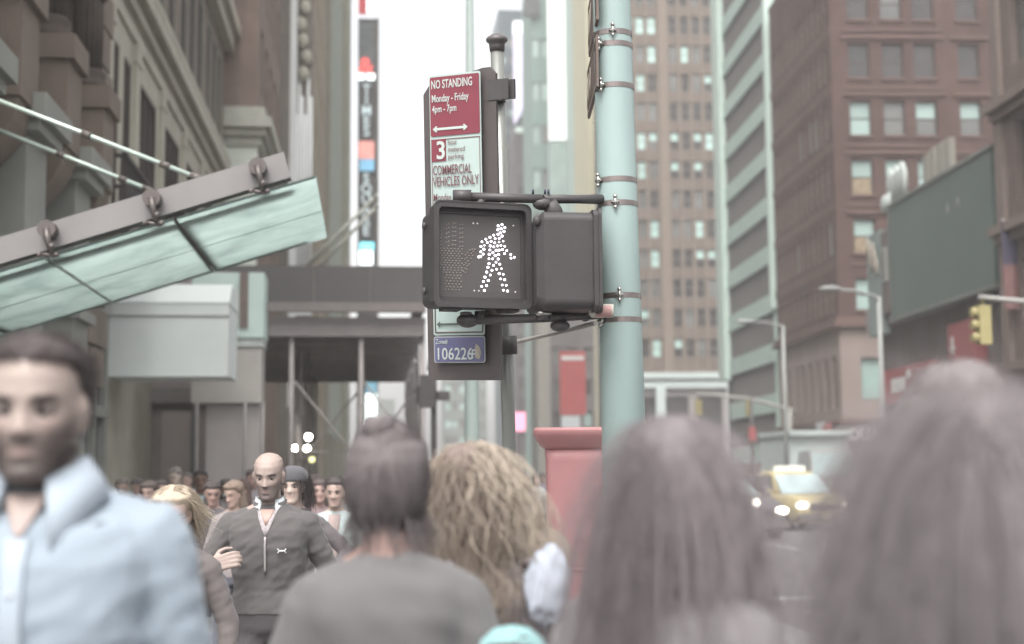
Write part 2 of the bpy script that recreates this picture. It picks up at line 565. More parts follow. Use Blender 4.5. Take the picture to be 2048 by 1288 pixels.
for s_ in (-1, 1):
    swag.tube([(.3, s_ * .05, 1.75), (.28, s_ * .3, 1.45), (.2, s_ * .55, 1.5), (.12, s_ * .75, 1.85)], [.1, .13, .12, .07], 8)
    swag.ball((.12, s_ * .8, 1.9), .14, 10, 6)
swag = swag.mesh('carved_swag', m_carved)
pil2 = MB().box(-.1, .32, -.3, .3, 0, 6).mesh('pilaster', m_stoneA)
for y in (14.8, 17.4, 20.0, 22.65):
    link('corbel', corb, A.root, (AW, y - A0, 5.6))
    link('column', colm, A.root, (AW + .5, y - A0, 7.7))
    link('carved_swag', swag, A.root, (AW + .2, y - A0 + .3, 7.9))
    link('pilaster', pil2, A.root, (AW, y - A0 + .35, 7.7))
# storefront pilasters with caps in front of the stone
m_grey_st = mat('grey_painted_storefront', (150, 152, 144), 0.6, 0.1, 1.2)
sp = MB().box(-.1, .75, -.55, .55, .1, 5.9).box(-.1, .92, -.68, .68, 5.9, 6.05).box(-.1, 1.02, -.78, .78, 6.05, 6.35).box(-.1, .86, -.62, .62, 3.9, 4.05).mesh('pilaster', m_grey_st)
for y in (15.4, 18.35, 21.3):
    link('pilaster', sp, A.root, (AW, y - A0, 0))
boxes('storefront_frame', m_grey_st, A.root, [(AW, AW + .16, y - A0, y - A0 + .22, .1, 4.6) for y in (23.0, 24.3, 25.6, 26.7)] + [(AW, AW + .2, 22.4 - A0, 27 - A0, 4.6, 5.05), (AW, AW + .18, 22.4 - A0, 27 - A0, 2.7, 2.9)])
g = MB().box(AW + .02, AW + .04, 22.4 - A0, 27 - A0, .1, 4.6).build('shop_window', m_glass_g, A.root)
# balcony with an iron railing
m_iron = mat('black_iron', (58, 54, 54), 0.6, 0.2, 6)
bal = MB().box(AW, AW + .95, 23.9 - A0, 26.6 - A0, 5.75, 5.95).box(AW, AW + .75, 24.0 - A0, 26.5 - A0, 5.45, 5.75)
bal.build('balcony', m_stoneA, A.root)
rail = MB()
for k in range(22):
    y = 23.95 - A0 + k * .125
    rail.box(AW + .88, AW + .91, y, y + .025, 5.95, 6.95)
    if k % 3 == 1:
        rail.ball((AW + .9, y, 6.45), (.03, .12, .16), 8, 6)
for k in range(7):
    for y in (23.93, 26.55):
        rail.box(AW + .1 + k * .12, AW + .125 + k * .12, y - A0, y - A0 + .025, 5.95, 6.95)
rail.box(AW + .05, AW + .93, 23.91 - A0, 23.96 - A0, 6.95, 7.02).box(AW + .05, AW + .93, 26.53 - A0, 26.58 - A0, 6.95, 7.02).box(AW + .87, AW + .93, 23.93 - A0, 26.56 - A0, 6.96, 7.03)
rail.build('railing', m_iron, A.root)
sgn = MB().box(AW + .3, AW + .42, 20.3 - A0, 20.42 - A0, 4.9, 6.1).build('lit_sign', m_iron, A.root)
led = MB()
for k in range(7):
    led.box(AW + .33 + .02 * (k % 2), AW + .39, 20.28 - A0, 20.3 - A0, 4.98 + k * .155, 5.06 + k * .155)
led.build('red_led', mat('red_led', (200, 70, 80), .5, 0, emit=.6), sgn)

# --- B: projecting brick-over-limestone building
m_brickB = mat('brown_grey_brick', (146, 126, 115), 0.9, 0.2, 1.2, bump=0.3, bscale=20)
m_creamB = mat('pale_green_grey_stone', (236, 244, 230), 0.8, 0.08, 0.8)
BX = -3.9
B = Bld('brick_building', 'brown brick building with a pale stone base projecting beyond the ornate one', (BX - 9, A1 + .6, 0), 0, 9, 12, 34, m_brickB)
B.face('front', (), (), m_creamB, z1=12.9, name='stone_base'); B.face('front', [(7.2, 7.8)], [(15.5 + 4 * k, 17.8 + 4 * k) for k in range(4)], z0=14.2)
opsB = [(1 + 2.2 * k, 2.2 + 2.2 * k) for k in range(5)]
zB = [(15 + 3.6 * k, 17.4 + 3.6 * k) for k in range(5)]
B.face('right', opsB, [(2.5, 11.5)] + zB, m_brickB)
B.windows('right', opsB, zB, m_frA, picker((6, 2, 1, 0)))
for k, (p, q, h) in enumerate(((.12, 12.9, .3), (.3, 13.2, .25), (.5, 13.45, .35), (.25, 13.8, .4))):
    mb = MB(); mb.box(-.1, 9 + p, -p, 12, q, q + h)
    mb.build('cornice', mat('trim_B', (200, 200, 186), .8, .1), B.root)

# --- further fronts on the left
def strip_building(name, label, x, y0, y1, H, wall, pitch, ww, zs, weights, trim=None, fluted=False):
    b = Bld(name, label, (x - 9, y0, 0), 0, 9, y1 - y0, H, wall)
    n = int((y1 - y0 - .7) / pitch)
    ops = [(.6 + k * pitch, .6 + k * pitch + ww) for k in range(n)]
    b.face('front'); b.face('right', ops, zs)
    b.windows('right', ops, zs, m_frA, picker(weights), fr=.1)
    if trim:
        pm = MB().box(-.05, .28, -.22, .22, 4.5, H).mesh('pier', trim)
        for k in range(n + 1):
            link('pier', pm, b.root, (9, .3 + k * pitch, 0))
    return b
m_whiteC = mat('bright_white_terracotta', (252, 255, 252), 0.6, 0.03, 1)
m_tanD = mat('tan_stone', (170, 156, 134), 0.85, 0.14, .6)
m_greyE = mat('grey_green_stone', (156, 150, 132), 0.85, 0.12, .6)
strip_building('terracotta_building', 'bright building with white piers above the glass canopy tip', -3.55, 61.5, 76, 46, mat('taupe_wall', (140, 132, 122), .85, .2, .8), 2.4, 1.5, [(5 + 3.7 * k, 7.7 + 3.7 * k) for k in range(11)], (5, 3, 1, 0), m_whiteC)
strip_building('tan_building', 'tan stone office front with dark windows past the white piers', -3.2, 77, 98, 60, m_tanD, 2.6, 1.4, [(5 + 3.8 * k, 7.6 + 3.8 * k) for k in range(14)], (6, 2, 1, 0), None)
strip_building('grey_building', 'grey green stone front between the tan front and the lit sign column', -2.9, 99.5, 128, 70, m_greyE, 3.2, 1.5, [(6 + 4 * k, 8.6 + 4 * k) for k in range(15)], (3, 4, 2, 0), mat('light_pier', (178, 184, 174), .8, .1))
strip_building('olive_building', 'olive tinted stone tower edge beside the tall lit sign column', -2.3, 129.5, 158, 80, mat('olive_stone', (170, 170, 148), .85, .1, .5), 4, 1.6, [(6 + 4.2 * k, 8.8 + 4.2 * k) for k in range(17)], (2, 4, 3, 0), None)

# white fluted bay projecting beside the brown brick building
fb = thing('fluted_bay', 'bright white fluted bay projecting left of the slanting poles', 'facade', (-4.0, 61.6, 0))
MB().box(0, 1.4, .35, 1.2, 0, 24).build('backing', mat('taupe_wall', (140, 132, 122), .85, .2, .8), fb)
for k in range(11):
    x = .04 + k * .128
    if k == 4: continue
    MB().lathe([(.056, 9), (.056, 19 - (k % 3) * .8 + (2 if k < 4 else 0))], 10, (x + .04, .33, 0)).build('flute', m_whiteC, fb)
MB().box(-.05, 1.42, .2, .5, 8.5, 9).build('sill_band', m_whiteC, fb)
for k in range(5):
    MB().ball((1.02 + .13 * math.sin(k * 1.7), .22, 19.2 + k * .75), (.24, .16, .36), 10, 7).build('carved_scroll', m_stoneA2, fb)

# --- tall lit sign column on the left
def blade_sign():
    y = 150
    p0 = on_y(716, 120, y); p1 = on_y(757, 120, y)
    t = thing('sign_column', 'tall dark sign column with vertical lit lettering at the edge of the sky', 'sign', (p0.x, y, 0))
    W = p1.x - p0.x
    MB().box(0, W, 0, 2.0, 0, 50.5).build('column', mat('sign_column_dark', (96, 92, 92), .5, .12, .3), t)
    MB().box(W * .86, W + .05, -.06, 2.02, 0, 50.6).build('edge_strip', mat('sign_edge', (128, 118, 110), .6), t)
    def Z(py): return on_y(735, py, y).z
    def X(px): return on_y(px, 300, y).x - p0.x
    scr = mat('led_screen_cyan', (120, 214, 228), .4, .25, .4, emit=.8)
    scw = mat('led_screen_white', (230, 244, 244), .4, .05, .4, emit=1.1)
    MB().box(0.1, W * .8, -.1, -.02, Z(150), Z(45)).build('screen', mat('led_screen_grey', (120, 126, 128), .4, .3, .5, stretch=(1, 1, 4)), t)
    MB().box(0.05, W * .4, -.3, -.12, Z(30), Z(-60)).build('red_panel', mat('sign_red', (190, 66, 70), .5, .1, emit=.25), t)
    MB().box(W * .45, W * .8, -.3, -.12, Z(25), Z(-60)).build('lit_panel', scw, t)
    me = text_mesh('ampersand', '&', 1.75, mat('sign_red_letter', (232, 92, 88), .5, 0, emit=.6), .03, 1.0, .05)
    link('ampersand', me, t, (.05, -.15, Z(148)))
    boxes('lit_panel', scw, t, [(0, .7, -.2, -.04, Z(160), Z(148)), (.95, W * .82, -.2, -.04, Z(160), Z(148))])
    lm = mat('sign_letter_pale', (196, 210, 212), .5, 0, emit=.35)
    for k, ch in enumerate('TIMES'):
        link('letter', text_mesh('letter', ch, 1.0, lm, .02, 1.0, .04, 'CENTER'), t, (W * .42, -.15, Z(188 + k * 21)))
    MB().box(.1, W * .8, -.2, -.04, Z(318), Z(283)).build('screen', mat('led_screen_coral', (226, 150, 140), .4, .4, .5, emit=.4), t)
    MB().box(.2, W * .8, -.2, -.04, Z(342), Z(319)).build('screen', mat('led_screen_blue', (120, 176, 206), .4, .3, .5, emit=.4), t)
    for k, ch in enumerate('SQUARE'):
        link('letter', text_mesh('letter', ch, 1.0, lm, .02, 1.0, .04, 'CENTER'), t, (W * .42, -.15, Z(366 + k * 21)))
    MB().box(.25, W * .8, -.2, -.04, Z(500), Z(485)).build('screen', scr, t)
    MB().box(.2, W * .75, -.2, -.04, Z(530), Z(502)).build('lit_panel', scw, t)
    MB().box(.5, W * .9, -.2, -.04, Z(737), Z(676)).build('screen', scr, t)
    MB().box(.3, W * .95, -.2, -.04, Z(785), Z(745)).build('screen', mat('led_screen_teal', (118, 170, 190), .4, .35, .6, emit=.35), t)
    MB().box(.3, W * .95, -.2, -.04, Z(850), Z(788)).build('lit_panel', scw, t)
blade_sign()
# ------------------------------------------------------------------ right-hand side
RZ = -RA
# brick building: front face towards us, side face along the avenue
m_brick = mat('red_brown_brick', (92, 67, 61), 0.9, 0.22, 0.35, bump=0.2, bscale=6)
m_brick_tr = mat('brown_sandstone_trim', (112, 86, 78), 0.85, 0.14, 0.8)
m_base = mat('buff_stone_base', (150, 133, 125), 0.85, 0.12, 0.4)
m_fr_br = mat('dark_sash', (96, 88, 84), .6, .1)
BK = Bld('brick_office_building', 'red brown brick corner building with sash windows right of the striped tower', PR(82, 23.4), RZ, 16, 15.6, 34, m_brick)
fo = [(1.05, 2.35), (3.1, 4.4), (5.05, 6.35), (7.75, 9.05), (9.8, 11.1), (11.9, 13.2)]
fz = [(11.0, 12.9), (14.4, 16.45), (17.9, 20.05), (21.5, 23.6), (25.0, 27.1), (28.6, 30.7)]
BK.face('front', fo, fz, z0=10.6)
P_, G_, D_, L_ = m_glass_p, m_glass_g, m_glass_d, m_glass_l
tab = [[P_, P_, P_, D_, D_, D_], [(P_, L_), P_, G_, D_, G_, D_], [(P_, L_), P_, P_, G_, G_, G_], [P_, G_, (P_, G_), (P_, G_), P_, G_], [D_, D_, D_, D_, D_, D_], [D_, G_, D_, D_, D_, D_]]
BK.windows('front', fo, fz, m_fr_br, lambda u, z: tab[z][u], dep=.22, sill=m_brick_tr)
so = [(1.0 + 1.3 * k, 1.72 + 1.3 * k) for k in range(11)]
BK.face('left', so, fz, z0=10.6)
def pk_side(u, z):
    return rnd.choices([m_glass_d, m_glass_g, m_glass_p], (7, 3, 2 if z in (1, 3) else .3))[0]
BK.windows('left', so, fz, mat('pale_side_sash', (138, 122, 114), .6, .1), pk_side, dep=.07, fr=.07)
bo = [(1.2, 3.1), (3.3, 5.2), (8, 9.9), (10.1, 12)]
BK.face('front', bo, [(5.7, 8.2)], m_base, z1=10.0, name='stone_base')
BK.windows('front', bo, [(5.7, 8.2)], m_fr_br, lambda u, z: P_, dep=.2, sash=False)
lo2 = [(.9 + 1.85 * k, 1.95 + 1.85 * k) for k in range(7)]
BK.face('left', lo2, [(1.0, 3.6), (5.2, 8.4)], m_base, z1=10.0, name='stone_base')
BK.windows('left', lo2, [(1.0, 3.6), (5.2, 8.4)], m_fr_br, picker((2, 4, 4, 0)), dep=.2, sash=False)
boxes('cornice', m_brick_tr, BK.root, [(-.35, 16, -.35, 15.6, 10.0, 10.3), (-.2, 16, -.2, 15.6, 10.3, 10.6), (-.25, 16, -.25, 15.6, 4.35, 4.6)])
for p, q in fz[1:]:
    boxes('string_course', m_brick_tr, BK.root, [(.6, 6.9, -.13, .1, q + .28, q + .5), (7.3, 13.8, -.13, .1, q + .28, q + .5), (.7, 6.8, -.08, .1, p - .75, p - .6)])
boxes('brick_rib', m_brick, BK.root, [(-.05, .1, .66 + 1.3 * k, .78 + 1.3 * k, 10.6, 33.9) for k in range(12)])
boxes('spandrel_band', m_brick_tr, BK.root, [(-.03, .1, .3, 15.5, p - .9, p - .35) for p, q in fz])
# shop fascia with white lettering
m_dark_f = mat('dark_shop_fascia', (104, 92, 92), .6, .1)
MB().box(-.3, 14, -.45, -.26, 2.9, 4.2).box(-.45, -.31, -.3, 7, 2.9, 4.2).build('shop_fascia', m_dark_f, BK.root)
link('shop_lettering', text_mesh('shop_lettering', 'DUANE READE', .62, mat('white_letter', (226, 228, 224), .5, 0), .02, .95, .05), BK.root, (.25, -.52, 3.35))
MB().box(-.62, -.4, 2.2, 3.6, 3.5, 4.5).build('projecting_sign', mat('white_sign_face', (210, 216, 218), .5, .1), BK.root)
MB().box(-.62, -.4, .9, 2.1, 3.5, 4.4).build('projecting_sign', mat('red_sign_face', (176, 96, 96), .5, .1), BK.root)

# striped tower
m_band = mat('pale_mint_concrete', (190, 216, 204), .7, .06, .4)
m_pier = mat('white_mint_concrete', (212, 234, 222), .7, .04, .4)
ST = Bld('striped_tower', 'office tower with pale mint bands and dark window strips', PR(98.5, 23.5), RZ, 14, 18.5, 52, m_band, t=.3)
m_strip = mat('dark_ribbon_glass', (92, 88, 87), .25, .18, .6)
pitch = 3.55
band = MB().box(-.02, .3, 0, 15.6, 0, 1.3).mesh('band', m_band)
strip = MB().box(.22, .3, 0, 15.6, 0, pitch - 1.3).mesh('window_strip', m_strip)
mul = MB()
for k in range(26): mul.box(.08, .22, .3 + k * .6, .38 + k * .6, 0, pitch - 1.3)
mul = mul.mesh('mullions', mat('mullion_grey', (112, 108, 106), .5, .1))
for k in range(14):
    z = 2.2 + k * pitch
    link('band', band, ST.root, (0, .3, z))
    w_ = link('window_strip', strip, ST.root, (0, .3, z + 1.3))
    link('mullions', mul, w_, (0, 0, 0))
MB().box(-.4, .3, 15.9, 18.5, 9, 52).build('end_pier', m_pier, ST.root)
MB().box(-.25, .3, -.3, .3, 13, 52).build('corner_pier', m_pier, ST.root)
ST.face('front')
MB().box(-.02, .3, 0.3, 15.9, 0, 2.2).build('base', m_base, ST.root)

# brown tower behind, face towards us
m_tower = mat('grey_brown_stone', (120, 104, 93), .85, .12, .3)
TW = Bld('brown_tower', 'brown stone tower with a grid of small windows behind the mint lamp pole', PR(168, 20.5), RZ, 13.6, 20, 66, m_tower)
to = [(.52 + 1.42 * k, 1.6 + 1.42 * k) for k in range(4)] + [(7.42 + 1.42 * k, 8.45 + 1.42 * k) for k in range(4)]
tz = [(15.2 + 3.6 * k, 17.4 + 3.6 * k) for k in range(14)]
TW.face('front', to, tz, z0=12.6)
TW.face('front', [(1, 5), (6, 9), (10, 13)], [(2, 10.5)], mat('tower_base_grey', (160, 152, 150), .8, .1), z1=12.6, name='base')
m_twf = mat('tower_sash', (128, 120, 112), .6, .1)
m_tw_p = mat('mint_tower_pane', (196, 232, 222), .15, .06, .5, spec=.6, obj_var=.1)  # pale sky reflection painted into the pane colour
m_tw_d = mat('dark_tower_pane', (52, 46, 46), .3, .2, .5)
def pk_t(u, z):
    r = rnd.random()
    if z in (13,): return m_glass_l if u in (4, 5) else m_glass_p
    if u < 4: return m_tw_p if r < .38 else ((m_tw_p, m_glass_g) if r < .58 else (m_glass_g if r < .85 else m_tw_d))
    return m_tw_d if r < .5 else ((m_tw_p, m_tw_d) if r < .68 else (m_glass_g if r < .9 else m_tw_p))
TW.windows('front', to, tz, m_twf, pk_t, dep=.2, fr=.08)
boxes('rib', mat('tower_rib', (138, 122, 108), .85, .1), TW.root, [(x - .13, x + .13, -.16, .1, 12.8, 65) for x in (.26, 1.77, 3.19, 4.61, 8.64, 10.06, 11.48, 12.9)] + [(6.1, 7.25, -.25, .1, 12.8, 65)])
m_wtrim = mat('white_stone_trim', (206, 218, 214), .7, .05)
MB().box(-.3, 14, -.9, .1, 12.6, 13.3).build('cornice', m_wtrim, TW.root); MB().box(-.3, 14, -.6, .1, 11.5, 12.3).build('cornice', m_wtrim, TW.root)
MB().box(5.0, 6.1, -.8, .2, 3, 11.5).build('entrance_pier', m_wtrim, TW.root); MB().box(-.2, 14, -.35, .1, 59.6, 60.5).build('cornice', m_wtrim, TW.root)

# low building with the big green billboard
m_slat = mat('grey_metal_cladding', (134, 126, 126), .6, .1, 1)
LB = Bld('low_shop_building', 'low grey ribbed shop building carrying the big green billboard at right', PR(49.5, 20.3), RZ, 14, 14.8, 12.2, m_slat, t=.3)
LB.face('left'); LB.face('front')
rib = MB().box(-.16, .02, -.07, .07, 3.2, 8.0).mesh('slat', mat('grey_slat', (150, 140, 138), .6, .08, obj_var=.08))
for k in range(36):
    link('slat', rib, LB.root, (0, .4 + k * .4, 0))
MB().box(-.7, .05, 5.0, 14.8, 8.0, 9.0).build('fascia', mat('pink_grey_fascia', (164, 154, 154), .6, .08), LB.root)
MB().box(-.25, .03, .3, 14.8, .1, 3.2).build('shop_front', mat('shopfront_dark', (110, 100, 102), .5, .15), LB.root)
# the billboard is a thing of its own
bb = thing('billboard', 'large blank green grey billboard on the low shop building', 'billboard', PR(49.6, 19.4), RZ)
MB().box(0, .5, -1.2, 10.4, 8.1, 12.9).build('panel', mat('billboard_green', (100, 116, 108), .5, .07, .25), bb)
fr_ = MB().box(-.06, .52, -1.3, 10.5, 12.9, 13.05).box(-.06, .52, -1.3, 10.5, 7.95, 8.1)
fr_.build('frame', mat('billboard_frame', (126, 130, 124), .5, .1), bb)
MB().box(-.01, .0, 3.1, 3.25, 11.4, 11.75).box(-.01, .0, 2.0, 2.14, 11.5, 11.8).build('small_mark', mat('pale_mark', (170, 168, 164), .5, 0), bb)
boxes('cut_out_panel', mat('cream_cutout', (168, 164, 152), .6, .08), bb, [(.05, .3, 2.9, 3.5, 13.05, 14.3), (.05, .3, 3.7, 4.3, 13.05, 14.3), (.05, .3, 4.6, 5.15, 13.05, 14.3), (.05, .3, 5.3, 5.9, 13.05, 14.2)])
m_cut = mat('pale_cutout', (196, 204, 198), .6, .05)
for k in range(3):
    y0 = 8.3 + k * .75
    MB().tube([(.1, y0, 13.0), (.12, y0 + .05, 14.1), (.1, y0 + .3, 14.5), (.1, y0 + .5, 14.2), (.12, y0 + .5, 13.1)], .13, 6).build('cut_out_letter', m_cut, bb)
MB().ball((.1, 10.9, 13.2), (.2, .45, .42), 12, 8).build('cut_out_letter', m_cut, bb)
MB().tube([(.1, 10.3, 12.6), (.12, 10.25, 13.6)], .16, 6).build('cut_out_letter', m_cut, bb)
MB().box(0, .35, 10.55, 11.5, 8.4, 12.0).build('side_panel', mat('side_panel', (120, 108, 104), .6, .15), bb)
MB().box(-.06, 0, 10.7, 11.35, 9.8, 11.3).build('lettered_strip', mat('lettered_strip', (176, 182, 174), .6, .1), bb)
for k in range(5):
    MB().box(-.07, -.06, 10.8 + k * .11, 10.85 + k * .11, 9.9, 11.2).build('letter_stroke', mat('strip_stroke', (124, 112, 108), .6, 0), bb)
MB().box(0, .35, 11.6, 13.6, 7.6, 12.2).build('poster_panel', mat('poster_sea', (138, 152, 148), .5, .18, .8), bb)
fg = MB()
for k in range(6):
    fg.ball((-.05, 12.1 + .22 * k, 10.6 + .28 * (k % 3) + .1 * k), (.08, .2, .42), 8, 6)
fg.build('poster_motif', mat('poster_motif', (176, 166, 152), .6, .2), bb)
# red shop signs on the low building
def red_sign(label, u0, u1, z0, z1, parts, colr=(176, 92, 96)):
    t = thing('shop_sign', label, 'sign', PR(u0, 19.9), RZ)
    MB().box(-.25, .2, 0, u1 - u0, z0, z1).build('panel', mat('shop_sign_red', colr, .5, .1, .8), t)
    return t
t = red_sign('red shop sign with white lettering and a white dot beside the far lamp pole', 56.2, 62.6, 4.5, 6.0, None)
wl = mat('white_letter', (226, 228, 224), .5, 0)
boxes('letter', wl, t, [(-.3, -.26, 4.4 - k * .5, 4.75 - k * .5, 4.95, 5.55) for k in range(4)])
MB().ball((-.3, 2.4, 5.6), (.05, .28, .22), 12, 8).build('white_dot', wl, t)
t = red_sign('faded red banner sign with thin white strokes below the yellow signal', 51.2, 54.0, 5.2, 7.2, None, (164, 112, 108))
MB().box(-.3, -.26, 2.2, 2.35, 6.0, 6.7).box(-.3, -.26, 2.0, 2.5, 6.2, 6.3).box(-.3, -.26, .3, .9, 5.4, 5.6).build('lettering', wl, t)

# nearest building sliver at the right edge
m_near = mat('brown_cast_front', (122, 106, 100), .8, .18, .8)
NB = Bld('corner_building', 'brown building with heavy cornices cut off by the right picture edge', PR(38.0, 19.35), RZ, 12, 9.5, 30, m_near, t=.4)
NB.face('left', [(1.2 + 2.6 * k, 2.9 + 2.6 * k) for k in range(3)], [(6.5, 8.6), (10.6, 13.4), (15.2, 18)])
NB.windows('left', [(1.2 + 2.6 * k, 2.9 + 2.6 * k) for k in range(3)], [(6.5, 8.6), (10.6, 13.4), (15.2, 18)], m_fr_br, lambda u, z: G_ if z else P_, dep=.25)
NB.face('back'); NB.face('front')
m_btrim = mat('brown_trim', (138, 122, 114), .8, .1)
for z in (4.9, 9.6, 13.9):
    boxes('cornice', m_btrim, NB.root, [(-.45, 12, -.4, 9.8, z, z + .3), (-.25, 12, -.2, 9.65, z - .3, z)])
boxes('corner_pilaster', m_btrim, NB.root, [(-.15, .1, 8.9, 9.55, 0.1, 4.59), (-.15, .1, 8.9, 9.55, 5.21, 9.29), (-.15, .1, 8.9, 9.55, 9.91, 13.59), (-.15, .1, 8.9, 9.55, 14.21, 30)])
fl = thing('flag', 'blue and red flag hanging by the right picture edge', 'flag', PR(46.3, 19.2), RZ)
MB().tube([(.7, 0, 8.9), (-.35, 0, 10.0)], .03, 8).build('flag_pole', mat('flag_pole', (190, 186, 180), .5), fl)
mb = MB(); mb2 = MB()
for k in range(6):
    x0 = .5 - k * .14; x1 = x0 - .14; o0 = .06 * math.sin(k * 1.3); o1 = .06 * math.sin((k + 1) * 1.3)
    mb.add([(x0, o0, 8.4), (x1, o1, 8.5), (x1, o1, 9.25 + (k + 1) * .14), (x0, o0, 9.1 + k * .14)], [(0, 1, 2, 3)])
    mb2.add([(x0, o0, 6.9), (x1, o1, 7.0), (x1, o1, 8.5), (x0, o0, 8.4)], [(0, 1, 2, 3)])
mb.build('blue_field', mat('flag_blue', (78, 72, 96), .8, .15), fl); mb2.build('striped_field', mat('flag_red', (140, 100, 98), .8, .3, 6, stretch=(4, 1, .3)), fl)

# ------------------------------------------------------------------ far centre
def far(name, label, px0, px1, u, ztop, wall, depth=14, cols=0, floor=3.6, ww=1.3, wh=1.9, weights=(3, 3, 1, 0), z0=4, fmat=None, cat='building'):
    p0 = on_y(px0, 500, u); p1 = on_y(px1, 500, u)
    W = p1.x - p0.x
    b = Bld(name, label, (p0.x, u, 0), 0, W, depth, ztop, wall, t=.3, cat=cat)
    if cols:
        g = W / cols
        ops = [(g * (k + .5) - ww / 2, g * (k + .5) + ww / 2) for k in range(cols)]
        zs = [(z0 + floor * k, z0 + floor * k + wh) for k in range(int((ztop - z0 - 1) / floor))]
        b.face('front', ops, zs); b.windows('front', ops, zs, fmat or m_twf, picker(weights), sash=False, fr=.1)
    else:
        b.face('front')
    b.face('left'); b.face('right')
    return b
def zat(py, y, px=1100): return on_y(px, py, y).z
m_blue = mat('blue_grey_curtain_wall', (58, 76, 86), .4, .12, .3)
g1 = far('glass_tower', 'blue grey glass tower with floor bands behind the round sign post', 1000, 1066, 262, zat(26, 262), m_blue, cols=4, floor=3.4, ww=1.1, wh=1.5, weights=(0, 4, 5, 0))
boxes('floor_band', mat('floor_band', (50, 62, 70), .5, .1), g1.root, [(-.1, g1.W + .1, -.15, .05, 6.2 + k * 3.4, 6.9 + k * 3.4) for k in range(20)])
bs = thing('led_billboard', 'glowing white and lilac curved screen on the glass tower', 'billboard', on_y(1031, 500, 252).to_tuple()[:2] + (0,))
Wb = on_y(1064, 500, 252).x - on_y(1031, 500, 252).x
mb = MB()
for k in range(8):
    a0, a1 = k / 8, (k + 1) / 8
    y0, y1 = -.9 * math.sin(a0 * 3.14), -.9 * math.sin(a1 * 3.14)
    zl = zat(250, 252) + 6 * (a0 + a1) / 2
    mb.hexa([(Wb * a0, y0, zl), (Wb * a1, y1, zl), (Wb * a1, 1.5, zl), (Wb * a0, 1.5, zl), (Wb * a0, y0, zat(70, 252)), (Wb * a1, y1, zat(70, 252)), (Wb * a1, 1.5, zat(70, 252)), (Wb * a0, 1.5, zat(70, 252))])
mb.build('screen', mat('lilac_screen', (206, 198, 222), .4, .2, .12, emit=.25), bs)
MB().box(0, Wb, -.4, 1.5, zat(68, 252), zat(45, 252)).build('header_screen', mat('white_screen', (244, 250, 250), .4, .02, .2, emit=.5), bs)
MB().box(Wb * .3, Wb * .7, -.2, 1, 0, zat(250, 252)).build('mast', m_blue, bs)
bk_ = far('brown_block', 'low brown office block with horizontal bands below the lilac screen', 1032, 1064, 246, zat(258, 246), mat('mauve_brown', (76, 66, 68), .8, .1), cols=1, floor=3.6, ww=2.2, wh=1.4, weights=(5, 3, 0, 0))
MB().box(0, bk_.W, -.3, .1, bk_.H - .8, bk_.H + .2).build('parapet', m_pier, bk_.root)
cy = thing('light_strip', 'thin cyan lit vertical strip left of the white slab', 'light', on_y(1061, 500, 236).to_tuple()[:2] + (0,))
MB().box(0, .75, 0, .5, 16, zat(250, 236)).build('strip', mat('cyan_strip', (60, 170, 220), .4, .06, .3, emit=.35), cy)
MB().box(.2, .55, .1, .4, 0, 16).build('post', m_slat, cy)
ws = far('white_slab', 'slender pale mint slab building right of the cyan strip', 1066, 1102, 230, 84, mat('mint_slab', (116, 144, 134), .7, .08, .2), cols=2, floor=7.4, ww=1.1, wh=3.2, weights=(2, 3, 6, 0))
MB().box(-1.2, 1.4, -1.0, .1, zat(34, 230), 84).build('dark_crown', mat('dark_crown', (66, 72, 72), .6, .1), ws.root)
wb = thing('white_billboard', 'blazing white tall billboard left of the mint lamp pole', 'billboard', on_y(1101, 500, 222).to_tuple()[:2] + (0,))
Ww = on_y(1154, 500, 222).x - on_y(1101, 500, 222).x
MB().box(0, Ww, 0, 1, zat(280, 222), 84).build('screen', mat('blazing_white', (246, 250, 248), .4, .03, .1, emit=.15), wb)
MB().box(.1, Ww - .1, .2, 3, 0, zat(282, 222)).build('mast', mat('mint_marble', (150, 172, 164), .6, .2, .35), wb)
far('window_slab', 'white building with a single column of dark windows left of the lamp pole', 1150, 1182, 214, 80, mat('white_slab', (166, 188, 178), .7, .05, .2), cols=1, floor=4.5, ww=1.5, wh=2.5, weights=(9, 1, 0, 0))
far('cream_building', 'narrow cream building edge just left of the mint lamp pole', 1178, 1215, 200, 76, mat('cream_wall', (186, 180, 146), .8, .06, .3))
far('grey_block', 'grey low block behind the red banner', 1098, 1186, 150, zat(640, 150), mat('grey_block', (112, 104, 104), .8, .12, .3), cols=3, floor=3.4, ww=1.0, wh=1.7, weights=(4, 4, 2, 0), z0=3)
far('low_block', 'pale low block at the end of the avenue below the sky', 1000, 1068, 300, zat(700, 300), mat('pale_block', (140, 148, 142), .8, .12, .2), cols=4, floor=4, ww=1.6, wh=2, weights=(3, 5, 3, 0))
far('distant_block', 'distant grey green block low between the sign post and the sky', 888, 930, 330, zat(735, 330), mat('distant_grey', (120, 128, 120), .8, .1, .2), cols=3, floor=4, ww=1.6, wh=2, weights=(3, 5, 3, 0))
far('distant_tower', 'distant pale tower behind the lower lamp pole', 958, 972, 350, zat(700, 350), mat('distant_pale', (130, 138, 132), .8, .1, .2), cols=1, floor=4, ww=1.2, wh=2, weights=(3, 5, 3, 0))
far('far_left_block', 'far hazy block under the left end of the sky', 745, 790, 340, zat(800, 340), mat('far_block', (130, 136, 130), .8, .1, .2))
rb = thing('red_banner', 'tall faded red banner with white lettering above the red container', 'banner', on_y(1117, 500, 118).to_tuple()[:2] + (0,))
Wr = on_y(1168, 500, 118).x - on_y(1117, 500, 118).x
MB().box(0, Wr, 0, .4, zat(830, 118), zat(702, 118)).build('panel', mat('banner_red', (190, 84, 82), .6, .1, .5), rb)
MB().box(.15, Wr - .15, -.03, 0, zat(720, 118), zat(712, 118)).build('white_line', mat('white_letter', (226, 228, 224), .5, 0), rb)
